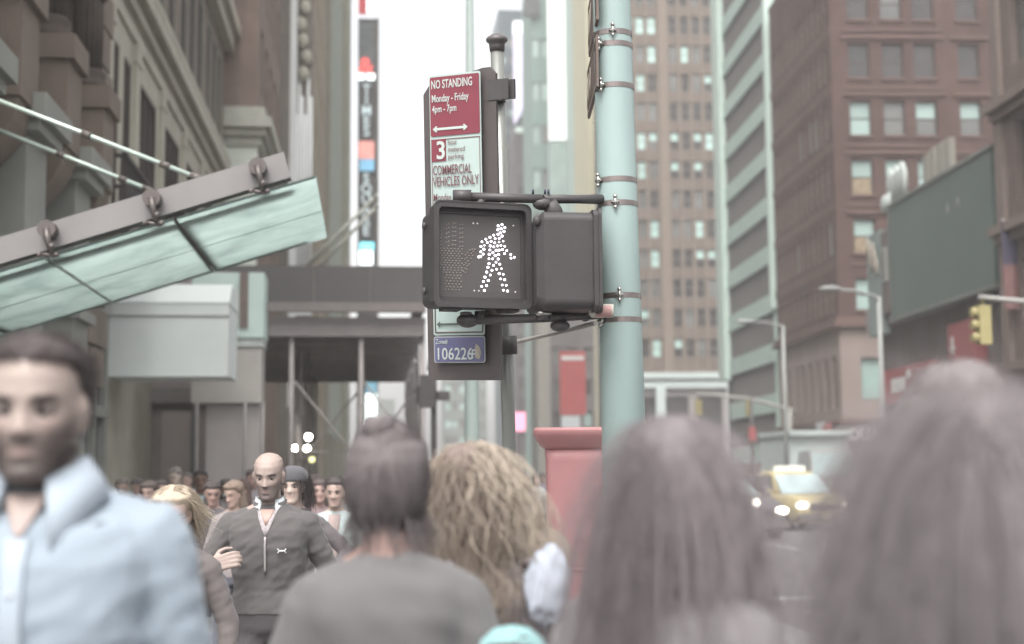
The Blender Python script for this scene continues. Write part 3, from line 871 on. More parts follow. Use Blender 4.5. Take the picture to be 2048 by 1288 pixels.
MB().box(.1, Wr * .75, -.03, .35, zat(858, 118), zat(832, 118)).build('white_panel', mat('white_sign_face', (210, 216, 218), .5, .1), rb)
MB().box(.3, .5, .1, .3, 0, zat(830, 118)).box(Wr - .4, Wr - .2, .1, .3, 0, zat(830, 118)).build('post', m_slat, rb)
cp = far('cream_pillar', 'slim cream pillar building between the sign post and the red banner', 1072, 1098, 140, zat(632, 140), mat('cream_pillar', (160, 156, 146), .8, .06, .5), depth=6)
ps = thing('pink_screen', 'small glowing pink screen low behind the sign post', 'screen', on_y(1022, 500, 130).to_tuple()[:2] + (0,))
MB().box(0, 1.2, 0, .3, zat(862, 130), zat(824, 130)).build('panel', mat('pink_screen', (240, 150, 176), .4, .05, .5, emit=.6), ps)
MB().box(.5, .7, .1, .25, 0, zat(862, 130)).build('post', m_slat, ps)
# ------------------------------------------------------------------ glass canopy on steel beams (left)
def canopy():
    y1 = on_y(635, 355, 12.0).y
    NR = on_y(635, 355, 12.0)
    y2 = 15.1
    NL = on_y(0, 545, 12.0)
    slope = (NR.z - NL.z) / (NR.x - NL.x)
    x0, x1 = XL - .1, NR.x
    zc = lambda x: NR.z + slope * (x - x1)
    t = thing('glass_canopy', 'tilted mint glass canopy on a grey steel beam with tie rods', 'canopy', (XL, y1, 0))
    # glass
    m = bpy.data.materials.new('mint_canopy_glass'); m.use_nodes = True
    nt = m.node_tree; b = nt.nodes['Principled BSDF']
    tc = nt.nodes.new('ShaderNodeTexCoord'); nz = nt.nodes.new('ShaderNodeTexNoise'); nz.inputs['Scale'].default_value = 1.3; nz.inputs['Detail'].default_value = 9; nz.inputs['Roughness'].default_value = .6; nz.inputs['Distortion'].default_value = .6
    nt.links.new(tc.outputs['Object'], nz.inputs['Vector'])
    rp = nt.nodes.new('ShaderNodeValToRGB'); rp.color_ramp.elements[0].position = .32; rp.color_ramp.elements[1].position = .62
    rp.color_ramp.elements[0].color = S(160, 179, 175); rp.color_ramp.elements[1].color = S(206, 226, 221)
    nt.links.new(nz.outputs['Fac'], rp.inputs['Fac'])
    tr = nt.nodes.new('ShaderNodeBsdfTranslucent'); nt.links.new(rp.outputs[0], tr.inputs['Color'])
    gl = nt.nodes.new('ShaderNodeBsdfGlossy'); gl.inputs['Roughness'].default_value = .08; gl.inputs['Color'].default_value = S(220, 240, 234)
    fr = nt.nodes.new('ShaderNodeFresnel'); fr.inputs['IOR'].default_value = 1.6
    mx = nt.nodes.new('ShaderNodeMixShader'); nt.links.new(fr.outputs[0], mx.inputs[0]); nt.links.new(tr.outputs[0], mx.inputs[1]); nt.links.new(gl.outputs[0], mx.inputs[2])
    nt.links.new(mx.outputs[0], nt.nodes['Material Output'].inputs['Surface'])
    m_clear = bpy.data.materials.new('clear_glass_top'); m_clear.use_nodes = True
    n2 = m_clear.node_tree; t2 = n2.nodes.new('ShaderNodeBsdfTransparent'); t2.inputs['Color'].default_value = (.94, .97, .96, 1)
    g2_ = n2.nodes.new('ShaderNodeBsdfGlossy'); g2_.inputs['Roughness'].default_value = .03
    f2 = n2.nodes.new('ShaderNodeFresnel'); f2.inputs['IOR'].default_value = 1.5
    x2 = n2.nodes.new('ShaderNodeMixShader'); n2.links.new(f2.outputs[0], x2.inputs[0]); n2.links.new(t2.outputs[0], x2.inputs[1]); n2.links.new(g2_.outputs[0], x2.inputs[2])
    n2.links.new(x2.outputs[0], n2.nodes['Material Output'].inputs['Surface'])
    cuts = [x0, x0 + (x1 - x0) * .3, x0 + (x1 - x0) * .52, x0 + (x1 - x0) * .745, x1]
    ym = y1 + (y2 - y1) * .5
    for i in range(4):
        for ya, yb in ((y1, ym - .012), (ym + .012, y2)):
            a, b_ = cuts[i] + .015, cuts[i + 1] - .015
            p = [(a, ya, zc(a)), (b_, ya, zc(b_)), (b_, yb, zc(b_)), (a, yb, zc(a)), (a, ya, zc(a) + .022), (b_, ya, zc(b_) + .022), (b_, yb, zc(b_) + .022), (a, yb, zc(a) + .022)]
            gp = MB().hexa(p).build('glass_panel', m, t, True)
            gp.data.materials.append(m_clear)
            for pl in gp.data.polygons:
                if pl.normal.z > .5: pl.material_index = 1
    st = mat('grey_canopy_steel', (148, 143, 141), .45, .1, 1.5, metal=.2)
    xb = on_y(580, 330, 12.0).x
    for yy in (y1 + .12, y2 - .2):
        h0, h1 = .10, .32
        p = [(x0, yy, zc(x0) + h0), (xb, yy, zc(xb) + h0), (xb, yy + .16, zc(xb) + h0), (x0, yy + .16, zc(x0) + h0), (x0, yy, zc(x0) + h1), (xb - .06, yy, zc(xb) + h1), (xb - .06, yy + .16, zc(xb) + h1), (x0, yy + .16, zc(x0) + h1)]
        MB().hexa(p).build('beam', st, t, True)
    for xx in (cuts[1], cuts[3]):
        p = [(xx - .04, y1 + .3, zc(xx) + .03), (xx + .04, y1 + .3, zc(xx) + .03), (xx + .04, y2 - .22, zc(xx) + .03), (xx - .04, y2 - .22, zc(xx) + .03)]
        MB().hexa(p + [(q[0], q[1], q[2] + .14) for q in p]).build('cross_beam', mat('brown_cross_beam', (118, 100, 94), .6), t, True)
    ms = mat('dull_steel', (112, 104, 101), .45, .15, 8, metal=.5)
    for k, xx in enumerate((on_y(93, 470, 12).x, on_y(303, 410, 12).x, on_y(515, 350, 12).x)):
        c = Vector((xx, y1 + .02, zc(xx) + .17))
        f = MB()
        f.tube([c + Vector((0, -.05, .08)), c + Vector((0, .12, .08))], .075, 16)
        f.tube([c + Vector((0, -.05, .08)), c + Vector((.02, -.06, -.02)), c + Vector((.05, -.04, -.13))], [.03, .026, .022], 10)
        f.tube([c + Vector((-.05, -.03, -.13)), c + Vector((.08, -.03, -.15))], .016, 10)
        f.ball(c + Vector((.05, -.05, -.07)), .03)
        fo_ = f.build('glass_fitting', ms, t, True)
        for dx in (-.05, .09):
            q = c + Vector((dx, -.05, -.14)); MB().ball(q, .022, 10, 6).build('bolt', ms, fo_, True)
    # tie rods up to the front of the building
    m_rod = mat('pale_rod', (206, 222, 210), .35, .06, 5, metal=.3)
    e1 = on_y(437, 372, y1 + .2); s1 = on_y(0, 202, 13.0)
    d = (s1 - e1).normalized(); s1 = e1 + d * 4.2
    MB().tube([s1, e1], .022, 10).build('tie_rod', m_rod, t, True)
    e2 = on_y(330, 392, y2 - .1); s2 = on_y(128, 312, y2 + .4)
    d = (s2 - e2).normalized(); s2 = e2 + d * 3.2
    MB().tube([e2 + d * .0, s2], .024, 10).build('tie_rod', m_rod, t, True)
    for a, b_ in ((e1, s1), (e2, s2)):
        dd = (b_ - a).normalized()
        cf = MB()
        for k in (.18, .5, 1.35):
            cf.tube([a + dd * k, a + dd * (k + .1)], .034, 10)
        cf.build('turnbuckle', mat('dark_turnbuckle', (104, 96, 90), .5), t, True)
canopy()

# ------------------------------------------------------------------ pale box awning and the booth behind it
m_aw = mat('pale_grey_green_awning', (236, 244, 240), .7, .06, .8)
yA = 27.2
pL, pR, pT, pB = on_y(217, 600, yA), on_y(457, 600, yA), on_y(300, 605, yA), on_y(300, 750, yA)
aw = thing('box_awning', 'pale grey box awning projecting from the front under the glass canopy', 'awning', (XL, yA, 0))
H_ = pT.z - pB.z
MB().box(XL, pR.x, yA, yA + 1.9, pB.z, pT.z - .003).build('valance', m_aw, aw, True)
MB().hexa([(XL, yA - .02, pT.z), (pR.x + .02, yA - .02, pT.z), (pR.x + .02, yA + 1.9, pT.z), (XL, yA + 1.9, pT.z), (XL, yA + .55, pT.z + .42), (pR.x + .02, yA + .55, pT.z + .42), (pR.x + .02, yA + 1.9, pT.z + .42), (XL, yA + 1.9, pT.z + .42)]).build('sloped_top', m_aw, aw, True)
MB().box(XL, pR.x + .015, yA - .02, yA, pT.z - .27, pT.z - .24).build('seam', mat('awning_seam', (150, 152, 148), .7), aw, True)
MB().box(XL, pR.x + .01, yA - .015, yA, pB.z - .03, pB.z + .02).build('hem', m_aw, aw, True)
yb = 30.5
bl, br = on_y(470, 600, yb).x, on_y(528, 600, yb).x
bo_ = thing('booth', 'pale column booth with a bright fabric side beside the dark sidewalk shed', 'booth', ((bl + br) / 2, yb, KH))
zt, zm, zb_ = on_y(500, 545, yb).z, on_y(500, 675, yb).z, on_y(500, 805, yb).z
MB().box(bl - .9, br, yb, yb + 1.2, zm, zt).build('upper_panel', mat('mint_fabric', (212, 234, 226), .7, .08, 1), bo_, True)
MB().box(bl - .9, br - .05, yb + .1, yb + 1.1, zb_, zm - .18).build('middle_panel', mat('warm_grey_panel', (196, 190, 183), .7, .08, 1), bo_, True)
MB().box(bl - .85, br - .02, yb + .05, yb + 1.1, zm - .18, zm).build('light_band', mat('light_band', (204, 212, 206), .6), bo_, True)
MB().box(bl - .6, br - .1, yb + .3, yb + 1.0, KH, zb_).build('lower_panel', mat('lower_grey', (196, 188, 184), .7, .1, 1), bo_, True)
MB().box(bl + .1, bl + .28, yb - .04, yb, zm + .2, zt).build('brown_strip', mat('brown_strip', (128, 112, 106), .7), bo_, True)
for dx in (-.75, .25, .62): MB().tube([(bl + dx, yb - .1, KH), (bl + dx, yb - .1, zb_)], .035, 8).build('pipe', mat('scaffold_pipe', (168, 162, 158), .5, .15, 4, metal=.3), bo_, True)
# entrance recess of doors beneath the awning
en = thing('shop_entrance', 'dim shop entrance with door frames below the box awning', 'entrance', (XL, 33.2, KH))
MB().box(XL, bl - .9, 33.4, 33.6, KH, 6.2).build('back_wall', mat('dim_taupe', (166, 156, 152), .8, .14, .6), en, True)
MB().box(XL, bl - .9, 33.2, 33.4, 3.3, 3.65).build('lintel', mat('dim_lintel', (140, 134, 132), .8, .1), en, True)
for k, (a, b_) in enumerate(((-4.75, -4.1), (-3.95, -3.3))):
    dr = MB().box(a, b_, 33.22, 33.38, KH, 3.1).build('door', mat('taupe_door', (176, 164, 160), .6, .1, 1), en, True)
    MB().box(b_ + .0, b_ + .13, 33.2, 33.36, KH, 3.3).build('frame', mat('door_frame_dark', (124, 121, 122), .6), dr, True)
for k, x in enumerate((-3.15, -2.95, -2.72)):
    MB().tube([(x, 32.2, KH), (x, 32.2, 4.6)], .04 if k else .055, 8).build('pipe', mat('scaffold_pipe', (168, 162, 158), .5, .15, 4, metal=.3), en, True)

# ------------------------------------------------------------------ sidewalk shed
ys = 31.6
sl, sr = on_y(400, 560, ys).x, on_y(853, 560, ys).x
z_top, z_f, z_led, z_un = on_y(700, 532, ys).z, on_y(700, 606, ys).z, on_y(700, 628, ys).z, on_y(700, 672, ys).z
sh = thing('sidewalk_shed', 'dark sidewalk shed with steel posts and cross braces over the pavement', 'scaffold', (sr - 2, ys, KH))
m_sh = mat('shed_dark_green', (98, 94, 94), .7, .1, .5)
pw = (sr - sl) / 4
for k in range(4):
    MB().box(sl + k * pw + .01, sl + (k + 1) * pw - .01, ys, ys + .08, z_f, z_top).build('parapet_panel', m_sh, sh, True)
for k in range(7):
    MB().box(sr - .08, sr, ys + .1 + k * 2.4, ys + 2.48 + k * 2.4, z_f, z_top).build('parapet_panel', m_sh, sh, True)
MB().box(sl, sr - .02, ys - .22, ys + .02, z_led + .03, z_f - .01).build('ledge', mat('shed_ledge', (136, 128, 124), .7, .1), sh, True)
MB().box(sl, sr - .02, ys + .03, ys + 17, z_un + .3, z_un + .42).build('deck', mat('shed_deck', (156, 148, 146), .8, .15, .6), sh, True)
for k in range(9):
    MB().box(sl, sr - .03, ys + .05 + k * 2.0, ys + .2 + k * 2.0, z_un, z_un + .3).build('joist', mat('shed_joist', (150, 142, 140), .7, .1), sh, True)
m_pipe = mat('shed_pipe', (176, 168, 165), .5, .15, 4)
xs = [on_y(582, 700, ys).x, on_y(722, 700, ys).x, on_y(846, 700, ys).x]
for j in range(5):
    for x in xs:
        MB().tube([(x, ys + .2 + j * 3.6, KH), (x, ys + .2 + j * 3.6, z_un)], .055, 8).build('post', m_pipe, sh, True)
def brace(a, b): MB().tube([a, b], .028, 6).build('brace', m_pipe, sh, True)
for j in range(4):
    y0, y1 = ys + .2 + j * 3.6, ys + 3.8 + j * 3.6
    for x in (xs[0], xs[2]):
        brace((x, y0, 1.9), (x, y1, z_un - .3)); brace((x, y0, z_un - .3), (x, y1, 1.9))
for x0, x1 in ((xs[0], xs[1]), (xs[1], xs[2])):
    brace((x0, ys + .3, z_un - .9), (x1, ys + .3, 1.9)); brace((x1, ys + 3.9, z_un - .9), (x0, ys + 3.9, 1.9))
    MB().tube([(x0, ys + 3.9, 2.2), (x1, ys + 3.9, 2.2)], .03, 6).build('rail', m_pipe, sh, True)
m_bulb = mat('lit_bulb', (255, 250, 236), .4, 0, emit=14)
for i, (px, py) in enumerate(((617, 874), (584, 896), (594, 896), (614, 897))):
    p = on_y(px, py, ys + 3 + i * .5)
    t = thing('work_lamp', ['highest lit bulb under the sidewalk shed', 'leftmost lit bulb of the row under the shed', 'lit bulb touching the leftmost one under the shed', 'right lit bulb of the lower row under the shed'][i], 'lamp', p, group='lit bulbs under the shed')
    MB().ball((0, 0, 0), .075, 12, 8).build('bulb', m_bulb, t)
    MB().lathe([(.03, .07), (.04, .1), (.04, .16), (.01, .18)], 10).build('socket', m_iron, t)
    MB().tube([(0, 0, .17), (0, 0, z_un - p.z)], .008, 5).build('cable', m_iron, t)
p = on_y(624, 919, ys + 8)
t = thing('work_lamp', 'small dim yellow lamp lower right of the lit bulbs', 'lamp', p)
MB().ball((0, 0, 0), .08, 12, 8).build('bulb', mat('dim_yellow_bulb', (230, 226, 160), .4, 0, emit=1.0), t); MB().tube([(0, 0, .07), (0, 0, z_un - p.z)], .008, 5).build('cable', m_iron, t)
# two slanting flag poles above the shed
for i, (a, b_, lab) in enumerate((((606, 540), (752, 392), 'upper of two pale slanting poles rising above the sidewalk shed'), ((632, 540), (754, 412), 'lower of two pale slanting poles rising above the sidewalk shed'))):
    q0, q1 = on_y(*a, ys + 1.0), on_y(*b_, ys + .6)
    t = thing('slanting_pole', lab, 'pole', q0, group='slanting poles above the shed')
    MB().tube([q0 - (q1 - q0).normalized() * .6, q1], [.05, .04], 8).build('shaft', mat('pale_pole', (176, 178, 166), .5, .1), t, True)
    MB().ball(q1, .06, 10, 6).build('finial', mat('pale_pole', (176, 178, 166), .5, .1), t, True)

# ------------------------------------------------------------------ mint lamp pole with clamps
m_mint = mat('mint_pole_paint', (172, 194, 190), .45, .06, 1.2, stretch=(1, 1, .35), bump=.03, bscale=30)
m_band_s = mat('clamp_steel', (150, 138, 134), .3, .12, 20, metal=.75)
m_bright = mat('bright_zinc', (200, 196, 190), .22, .1, 20, metal=.85)
PD = 7.15
pb = at(1257, 945, PD)
LPX, LPY = pb.x, pb.y
def pole_r(z): return .1085 - .0105 * (z - 1.9) / 2.0
lp = thing('lamp_pole', 'thick mint painted street lamp pole with steel clamp bands beside the signal', 'lamp pole', (LPX, LPY, KH))
MB().lathe([(pole_r(0) + .004, .0), (pole_r(3), 3.0), (pole_r(6), 6.0), (pole_r(9) , 8.6)], 40).build('shaft', m_mint, lp)
MB().lathe([(.24, 0), (.24, .06), (.2, .12), (.17, .5), (.15, .6)], 32).build('base_flange', m_mint, lp)
arm = MB().tube([(0, 0, 8.4), (.4, -.1, 8.7), (1.4, -.4, 8.95), (2.4, -.7, 9.0)], [.06, .055, .05, .045], 10)
arm.build('lamp_arm', m_mint, lp)
MB().ball((2.7, -.8, 8.98), (.36, .2, .1), 14, 8).build('lamp_head', mat('lamp_head_grey', (150, 156, 154), .5), lp)
# small inspection cover ridge and scratches are left to the paint; clamp bands:
def clamp(py, buckle_px, lo=False):
    z = at(1240, py, PD).z
    r = pole_r(z) + .003
    c = MB().lathe([(r - .004, -.0135), (r, -.0135), (r, .0135), (r - .004, .0135)], 40, (LPX, LPY, z), smooth=False).build('clamp_band', m_band_s, lp, True)
    dx = (buckle_px - 1240) / 87 * 2 * r
    dy = -math.sqrt(max(0, r * r - dx * dx))
    ca, sa = math.cos(-YAW), math.sin(-YAW)
    q = Vector((LPX + dx * ca - dy * sa, LPY + dx * sa + dy * ca, z))
    out = Vector((q.x - LPX, q.y - LPY, 0)).normalized()
    tan = Vector((-out.y, out.x, 0))
    k = MB()
    k.tube([q + out * .012 + Vector((0, 0, -.026)), q + out * .012 + Vector((0, 0, .026))], .008, 10)
    k.ball(q + out * .014 + Vector((0, 0, .027)), .011, 10, 6)
    k.ball(q + out * .014 + Vector((0, 0, -.027)), .010, 10, 6)
    k.tube([q + out * .01 - tan * .022, q + out * .01 + tan * .02], .0075, 8)
    k.build('buckle', m_bright, c, True)
for py, bx in ((44, 1237), (69, 1210), (156, 1212), (352, 1203), (401, 1233), (590, 1236), (639, 1201)):
    clamp(py, bx)

# street name signs on the pole, seen almost edge-on
def name_sign(label, px0, px1, pyt0, pyt1, pyb0, pyb1, txt):
    a = at(px0, (pyt0 + pyb0) / 2, 7.9); zt_, zb2 = at(px0, pyt0, 7.9).z, at(px0, pyb0, 7.9).z
    b_ = at(1196, (pyt0 + pyb0) / 2, 7.22); b_ = Vector((b_.x, b_.y, a.z))
    t = thing('street_sign', label, 'street sign', (b_.x, b_.y, zb2))
    d = Vector((a.x - b_.x, a.y - b_.y, 0)); L = d.length
    ang = math.atan2(d.y, d.x)
    h = zt_ - zb2
    M = Matrix.Translation((b_.x, b_.y, zb2)) @ Matrix.Rotation(ang, 4, 'Z')
    MB(M).box(.0, L, -.006, .006, 0, h).build('panel', mat('sign_brown', (118, 100, 92), .5, .08), t, True)
    MB(M).box(.01, L - .012, .007, .009, .012, .02).box(.01, L - .012, .007, .009, h - .02, h - .012).box(L - .02, L - .012, .007, .009, .02, h - .02).build('border', mat('sign_cream', (190, 178, 160), .5, 0), t, True)
    me = text_mesh('lettering', txt, h * .55, mat('sign_cream', (190, 178, 160), .5, 0), .015, .9, .001)
    me.transform(M @ Matrix.Translation((L - .02, .01, h * .22)) @ Matrix.Rotation(math.pi, 4, 'Z'))
    me.transform(org(t).inverted())
    link('lettering', me, t)
name_sign('brown street name sign seen edge-on, lower of the two on the mint pole', 1177, 1193, 141, 0, 239, 0, 'AN')
name_sign('brown street name sign seen edge-on at the very top of the mint pole', 1179, 1193, 14, 0, 116, 0, 'AV')

lp.rotation_euler = (0, -0.012, 0)
# ------------------------------------------------------------------ pedestrian signal facing us
m_blk = mat('black_signal_housing', (68, 64, 65), .5, .12, 6, bump=.06, bscale=80)
m_face = mat('signal_face', (84, 79, 78), .45, .08, 4)
m_brk = mat('black_bracket', (84, 79, 80), .5, .15, 8)
K = 1 / 3.481 / (FPX / 7.0)                  # zoom pixels to metres at 7 m
def signal_thing():
    c = at(958, 514, 7.0)
    rz = -YAW + rad(18)
    t = thing('pedestrian_signal', 'black pedestrian signal showing a white walking figure made of lights', 'pedestrian signal', (c.x, c.y, c.z), rz)
    W, H = 656 * K / math.cos(rad(18)), 720 * K
    # front visor frame (deep), with rounded corners and an inner recess
    of = rrect(W, H, .032, 6); inf = rrect(W - .042, H - .05, .024, 6); in2 = rrect(W - .075, H - .10, .015, 6)
    f = MB()
    f.frame(of, inf, -.075, .03)
    f.frame(rrect(W - .042, H - .05, .024, 6), in2, -.03, .03)
    f.build('visor_frame', m_blk, t)
    lip = MB().frame(rrect(W + .012, H + .012, .036, 6), rrect(W + .0, H + .0, .032, 6), -.078, -.055)
    lip.build('visor_lip', m_blk, t)
    face = MB().prism(rrect(W - .06, H - .08, .012, 4), -.022, .02).build('lens_face', m_face, t)
    # louvre lines of the face
    body = MB()
    body.prism(rrect(W - .02, H - .03, .04, 6), .03, .21)
    body.prism(rrect(W - .09, H - .1, .05, 6), .21, .24)
    body.build('housing', m_blk, t)
    for sx in (-1, 1):
        MB().box(sx * W * .3 - .03, sx * W * .3 + .03, -.05, .05, H / 2, H / 2 + .014).build('hinge', m_blk, t)
        MB().box(sx * W * .3 - .045, sx * W * .3 + .045, -.05, .05, -H / 2 - .016, -H / 2).build('latch', m_blk, t)
    for a in ((-W / 2 - .005, .12, H * .32), (-W / 2 - .005, .12, -H * .32)):
        MB().ball(a, (.01, .02, .02), 10, 6).build('bolt', m_brk, t)
    man = [(622,290),(650,279),(670,300),(643,309),(619,318),(664,328),(638,338),(590,357),(621,350),(650,361),(563,374),(600,382),(629,378),(534,388),(571,402),(658,397),(506,408),(544,411),(597,411),(628,404),(498,441),(523,432),(565,434),(590,440),(616,432),(641,429),(669,432),(519,460),(497,478),(514,494),(495,512),(482,515),(562,463),(607,464),(629,461),(652,456),(683,463),(557,494),(583,481),(600,501),(624,492),(667,484),(711,489),(713,514),(737,507),(555,525),(581,524),(621,524),(605,547),(555,559),(587,570),(632,560),(547,586),(576,605),(609,596),(644,591),(538,619),(564,639),(627,626),(656,630),(526,655),(549,678),(637,663),(666,668),(514,686),(536,714),(648,706),(677,707),(502,721),(521,748),(656,742),(686,747)]
    cx, cz = 494, 510
    L = lambda x, y: ((x - cx) * K / math.cos(rad(18)) * .97, (cz - y) * K)
    mb = MB(); rr = random.Random(5)
    for x, y in man:
        u, v = L(x, y); r = .0057 * (1 + rr.uniform(-.12, .12)) * (.72 if (x, y) in ((523,432),(628,404),(658,397),(644,591)) else 1)
        mb.ball((u, -.024, v), (r, .003, r * .93), 10, 4)
    mb.build('walking_figure_lights', mat('led_white', (250, 244, 255), .4, 0, emit=2.6), t, kind='stuff')
    hand = []
    for x, y0 in ((215, 345), (255, 300), (271, 292), (300, 285), (318, 285), (350, 295), (367, 292)):
        y = y0
        while y < 452: hand.append((x, y)); y += 24 if x == 215 else 31
    row = 0; y = 466
    while y < 755:
        left = 213 if y < 600 else (228 if y < 640 else 247)
        x = left + (11 if row % 2 else 0)
        while x < (372 if y < 640 else 365): hand.append((x, y)); x += 25
        row += 1; y += 16.5 if y < 620 else 20
    hand += [(455,462),(438,463),(421,470),(444,478),(405,490),(430,492),(390,505),(415,510),(440,508),(400,525),(428,528),(384,536),(408,547),(392,562),(415,568),(400,582),(378,575),(385,600),(398,606),(375,620),(388,628)]
    mb = MB()
    for x, y in hand:
        u, v = L(x, y); mb.ball((u, -.0235, v), (.0052, .002, .0042), 8, 4)
    mb.build('hand_lights', mat('led_unlit', (138, 128, 120), .25, .15, 30), t, kind='stuff')
    mb = MB()
    for x, y in ((445, 280), (474, 280), (732, 283), (450, 752), (482, 752), (742, 752)):
        u, v = L(x, y); mb.ball((u, -.0235, v), (.0048, .002, .004), 8, 4)
    mb.build('corner_lights', mat('led_corner', (190, 186, 182), .3, 0, emit=.25), t, kind='stuff')
    return t
signal_thing()

# second signal, turned away
c2 = at(1123, 532, 7.1)
t = thing('pedestrian_signal', 'black pedestrian signal turned away, between the lit one and the mint pole', 'pedestrian signal', (c2.x, c2.y, c2.z), -YAW)
MBR = Matrix.Rotation(rad(-82), 4, 'Z')
W2, H2 = .46, .5
MBR = MBR @ Matrix.Translation((0, .0, 0))
mb = MB(MBR); mb.prism(rrect(W2 - .03, H2 - .02, .045, 6), -.155, .12, .03, .035); mb.build('housing', m_blk, t)
mb = MB(MBR); mb.frame(rrect(W2, H2, .035, 6), rrect(W2 - .03, H2 - .03, .025, 6), .12, .155); mb.build('visor_frame', m_blk, t)
mb = MB(MBR); mb.prism(rrect(W2 - .03, H2 - .03, .02, 4), .125, .135); mb.build('lens_face', m_face, t)
mb = MB(MBR); mb.frame(rrect(W2 + .015, H2 + .015, .04, 6), rrect(W2 - .002, H2 - .002, .035, 6), .145, .16); mb.build('rim', m_blk, t)
MB().ball((-.125, -.215, .19), (.022, .02, .026), 12, 8).build('hinge', m_blk, t)

# bracket arms carrying both signals
p0, p1, p2 = at(918, 393, 7.02), at(1085, 398, 7.02), Vector((LPX - .08, LPY - .02, at(1195, 386, 7.1).z))
br = thing('signal_bracket', 'black pipe bracket holding both pedestrian signals to the mint pole', 'bracket', (LPX, LPY, p2.z))
MB().tube([p0, p1], .0225, 14).build('upper_arm', m_brk, br, True)
MB().tube([p1, p1 + (p2 - p1) * .5, p2], [.0225, .022, .027], 14).build('upper_arm', m_brk, br, True)
MB().tube([p0 - _r0 * .03, p0 + _r0 * .06], .034, 16).build('end_elbow', m_brk, br, True)
MB().tube([p0 + Vector((0, 0, .0)) + _r0 * .045, at(930, 412, 7.03)], .026, 12).build('end_elbow', m_brk, br, True)
MB().tube([at(962, 399, 7.03), at(962, 412, 7.03)], .03, 14).build('hub', m_brk, br, True)
MB().lathe([(.018, 0), (.03, .004), (.03, .012), (.012, .016)], 14, tuple(at(961, 411, 7.0))).build('nut', m_bright, br, True)
hb = at(1100, 402, 7.03)
MB().tube([hb + Vector((0, 0, .0)), at(1106, 420, 7.05), at(1108, 434, 7.06)], [.03, .045, .05], 16).build('hub', m_brk, br, True)
MB().ball(at(1085, 408, 7.03), (.05, .04, .032), 14, 8).build('hub', m_brk, br, True)
for bx in (1066, 1090, 1097):
    q = at(bx, 388, 7.02); MB().tube([q, q + Vector((0, 0, .022))], .006, 8).build('bolt', mat('blue_black_bolt', (70, 70, 92), .4, 0, metal=.4), br, True)
q0, q1, q2 = at(935, 641, 7.02), at(1085, 636, 7.02), Vector((LPX - .1, LPY - .05, at(1195, 624, 7.1).z))
MB().tube([q0, q1], .0225, 14).build('lower_arm', m_brk, br, True)
MB().tube([q1, q2], [.0225, .026], 14).build('lower_arm', m_brk, br, True)
MB().ball(q0, (.055, .05, .036), 16, 10).build('end_elbow', m_brk, br, True)
MB().lathe([(.02, 0), (.03, .005), (.03, .012), (.014, .016)], 14, tuple(at(932, 630, 6.96))).build('nut', m_brk, br, True)
MB().lathe([(.038, 0), (.044, .012), (.03, .03), (.008, .036)], 16, tuple(at(1087, 632, 7.0))).build('hub_cap', m_bright, br, True)
MB().tube([at(1087, 630, 7.0), at(1087, 640, 7.0)], .03, 14).build('hub', m_brk, br, True)
MB().tube([at(962, 622, 7.03), at(962, 640, 7.03)], .032, 14).build('hub', m_brk, br, True)
MB().ball(at(1120, 652, 7.05), (.05, .04, .03), 14, 8).build('hub', m_brk, br, True)
# white end cap wrapped with a pink printed label, strap bolt below
cp_ = at(1186, 622, 6.98)
MB().ball(cp_, (.022, .034, .034), 16, 10).build('white_cap', mat('white_cap', (206, 204, 190), .5, .12, 20), br, True)
lb = MB()
n = 8
for k in range(n):
    a0, a1 = -1.15 + 1.9 * k / n, -1.15 + 1.9 * (k + 1) / n
    rr_ = .0355
    base = cp_ + _r0 * .008 + Vector((0, .0, 0))
    f_ = lambda a, s: base + _r0 * (.078 * s) + Vector((0, -rr_ * math.cos(a), rr_ * math.sin(a)))
    lb.add([f_(a0, 0), f_(a0, 1), f_(a1, 1), f_(a1, 0)], [(0, 1, 2, 3)], True)
lb.build('label', mat('pink_label', (190, 146, 140), .6, .25, 40, stretch=(.3, 1, 4)), br, True)
MB().tube([cp_, cp_ + _r0 * .1], .034, 16).build('pipe_end', mat('white_cap', (206, 204, 190), .5, .12, 20), br, True)
MB().tube([at(1203, 636, 6.99), at(1204, 652, 6.99)], [.006, .004], 8).build('bolt', m_bright, br, True)
# span wire
t = thing('span_wire', 'pale cable sloping left from the mint pole below the signal bracket', 'cable', at(1190, 645, 7.2))
MB().tube([at(1192, 646, 7.12), at(1120, 664, 7.7), at(1050, 680, 8.6), at(960, 700, 10.5), at(880, 712, 13)], .012, 8).build('wire', mat('pale_cable', (172, 166, 160), .6), t, True)

# ------------------------------------------------------------------ parking sign assembly on a round post
SD = 7.42
ps0 = at(1020, 945, 7.72)
LEAN = rad(-1.25)
def lean(px_, py_, d): return at(px_, py_, d)
post = thing('sign_post', 'round steel sign post with a domed cap behind the parking signs', 'sign post', (ps0.x, ps0.y, KH))
m_post = mat('galvanised_post', (168, 170, 164), .32, .08, 3, stretch=(1, 1, .2), metal=.45)
pt = at(994, 92, 7.72); pbm = at(1022, 1010, 7.72)
dv = (pt - pbm).normalized()
pbm = pbm - dv * ((pbm.z - KH) / dv.z)
MB().tube([pbm, pt], .037, 24).build('shaft', m_post, post, True)
Mcap = Matrix.Translation(pt) @ dv.to_track_quat('Z', 'Y').to_matrix().to_4x4()
MB(Mcap).lathe([(.04, -.03), (.043, .0), (.043, .012), (.056, .022), (.06, .034), (.055, .046), (.03, .062), (.004, .072)], 24).build('domed_cap', mat('dark_cap', (104, 98, 98), .4, .12, 10), post, True)
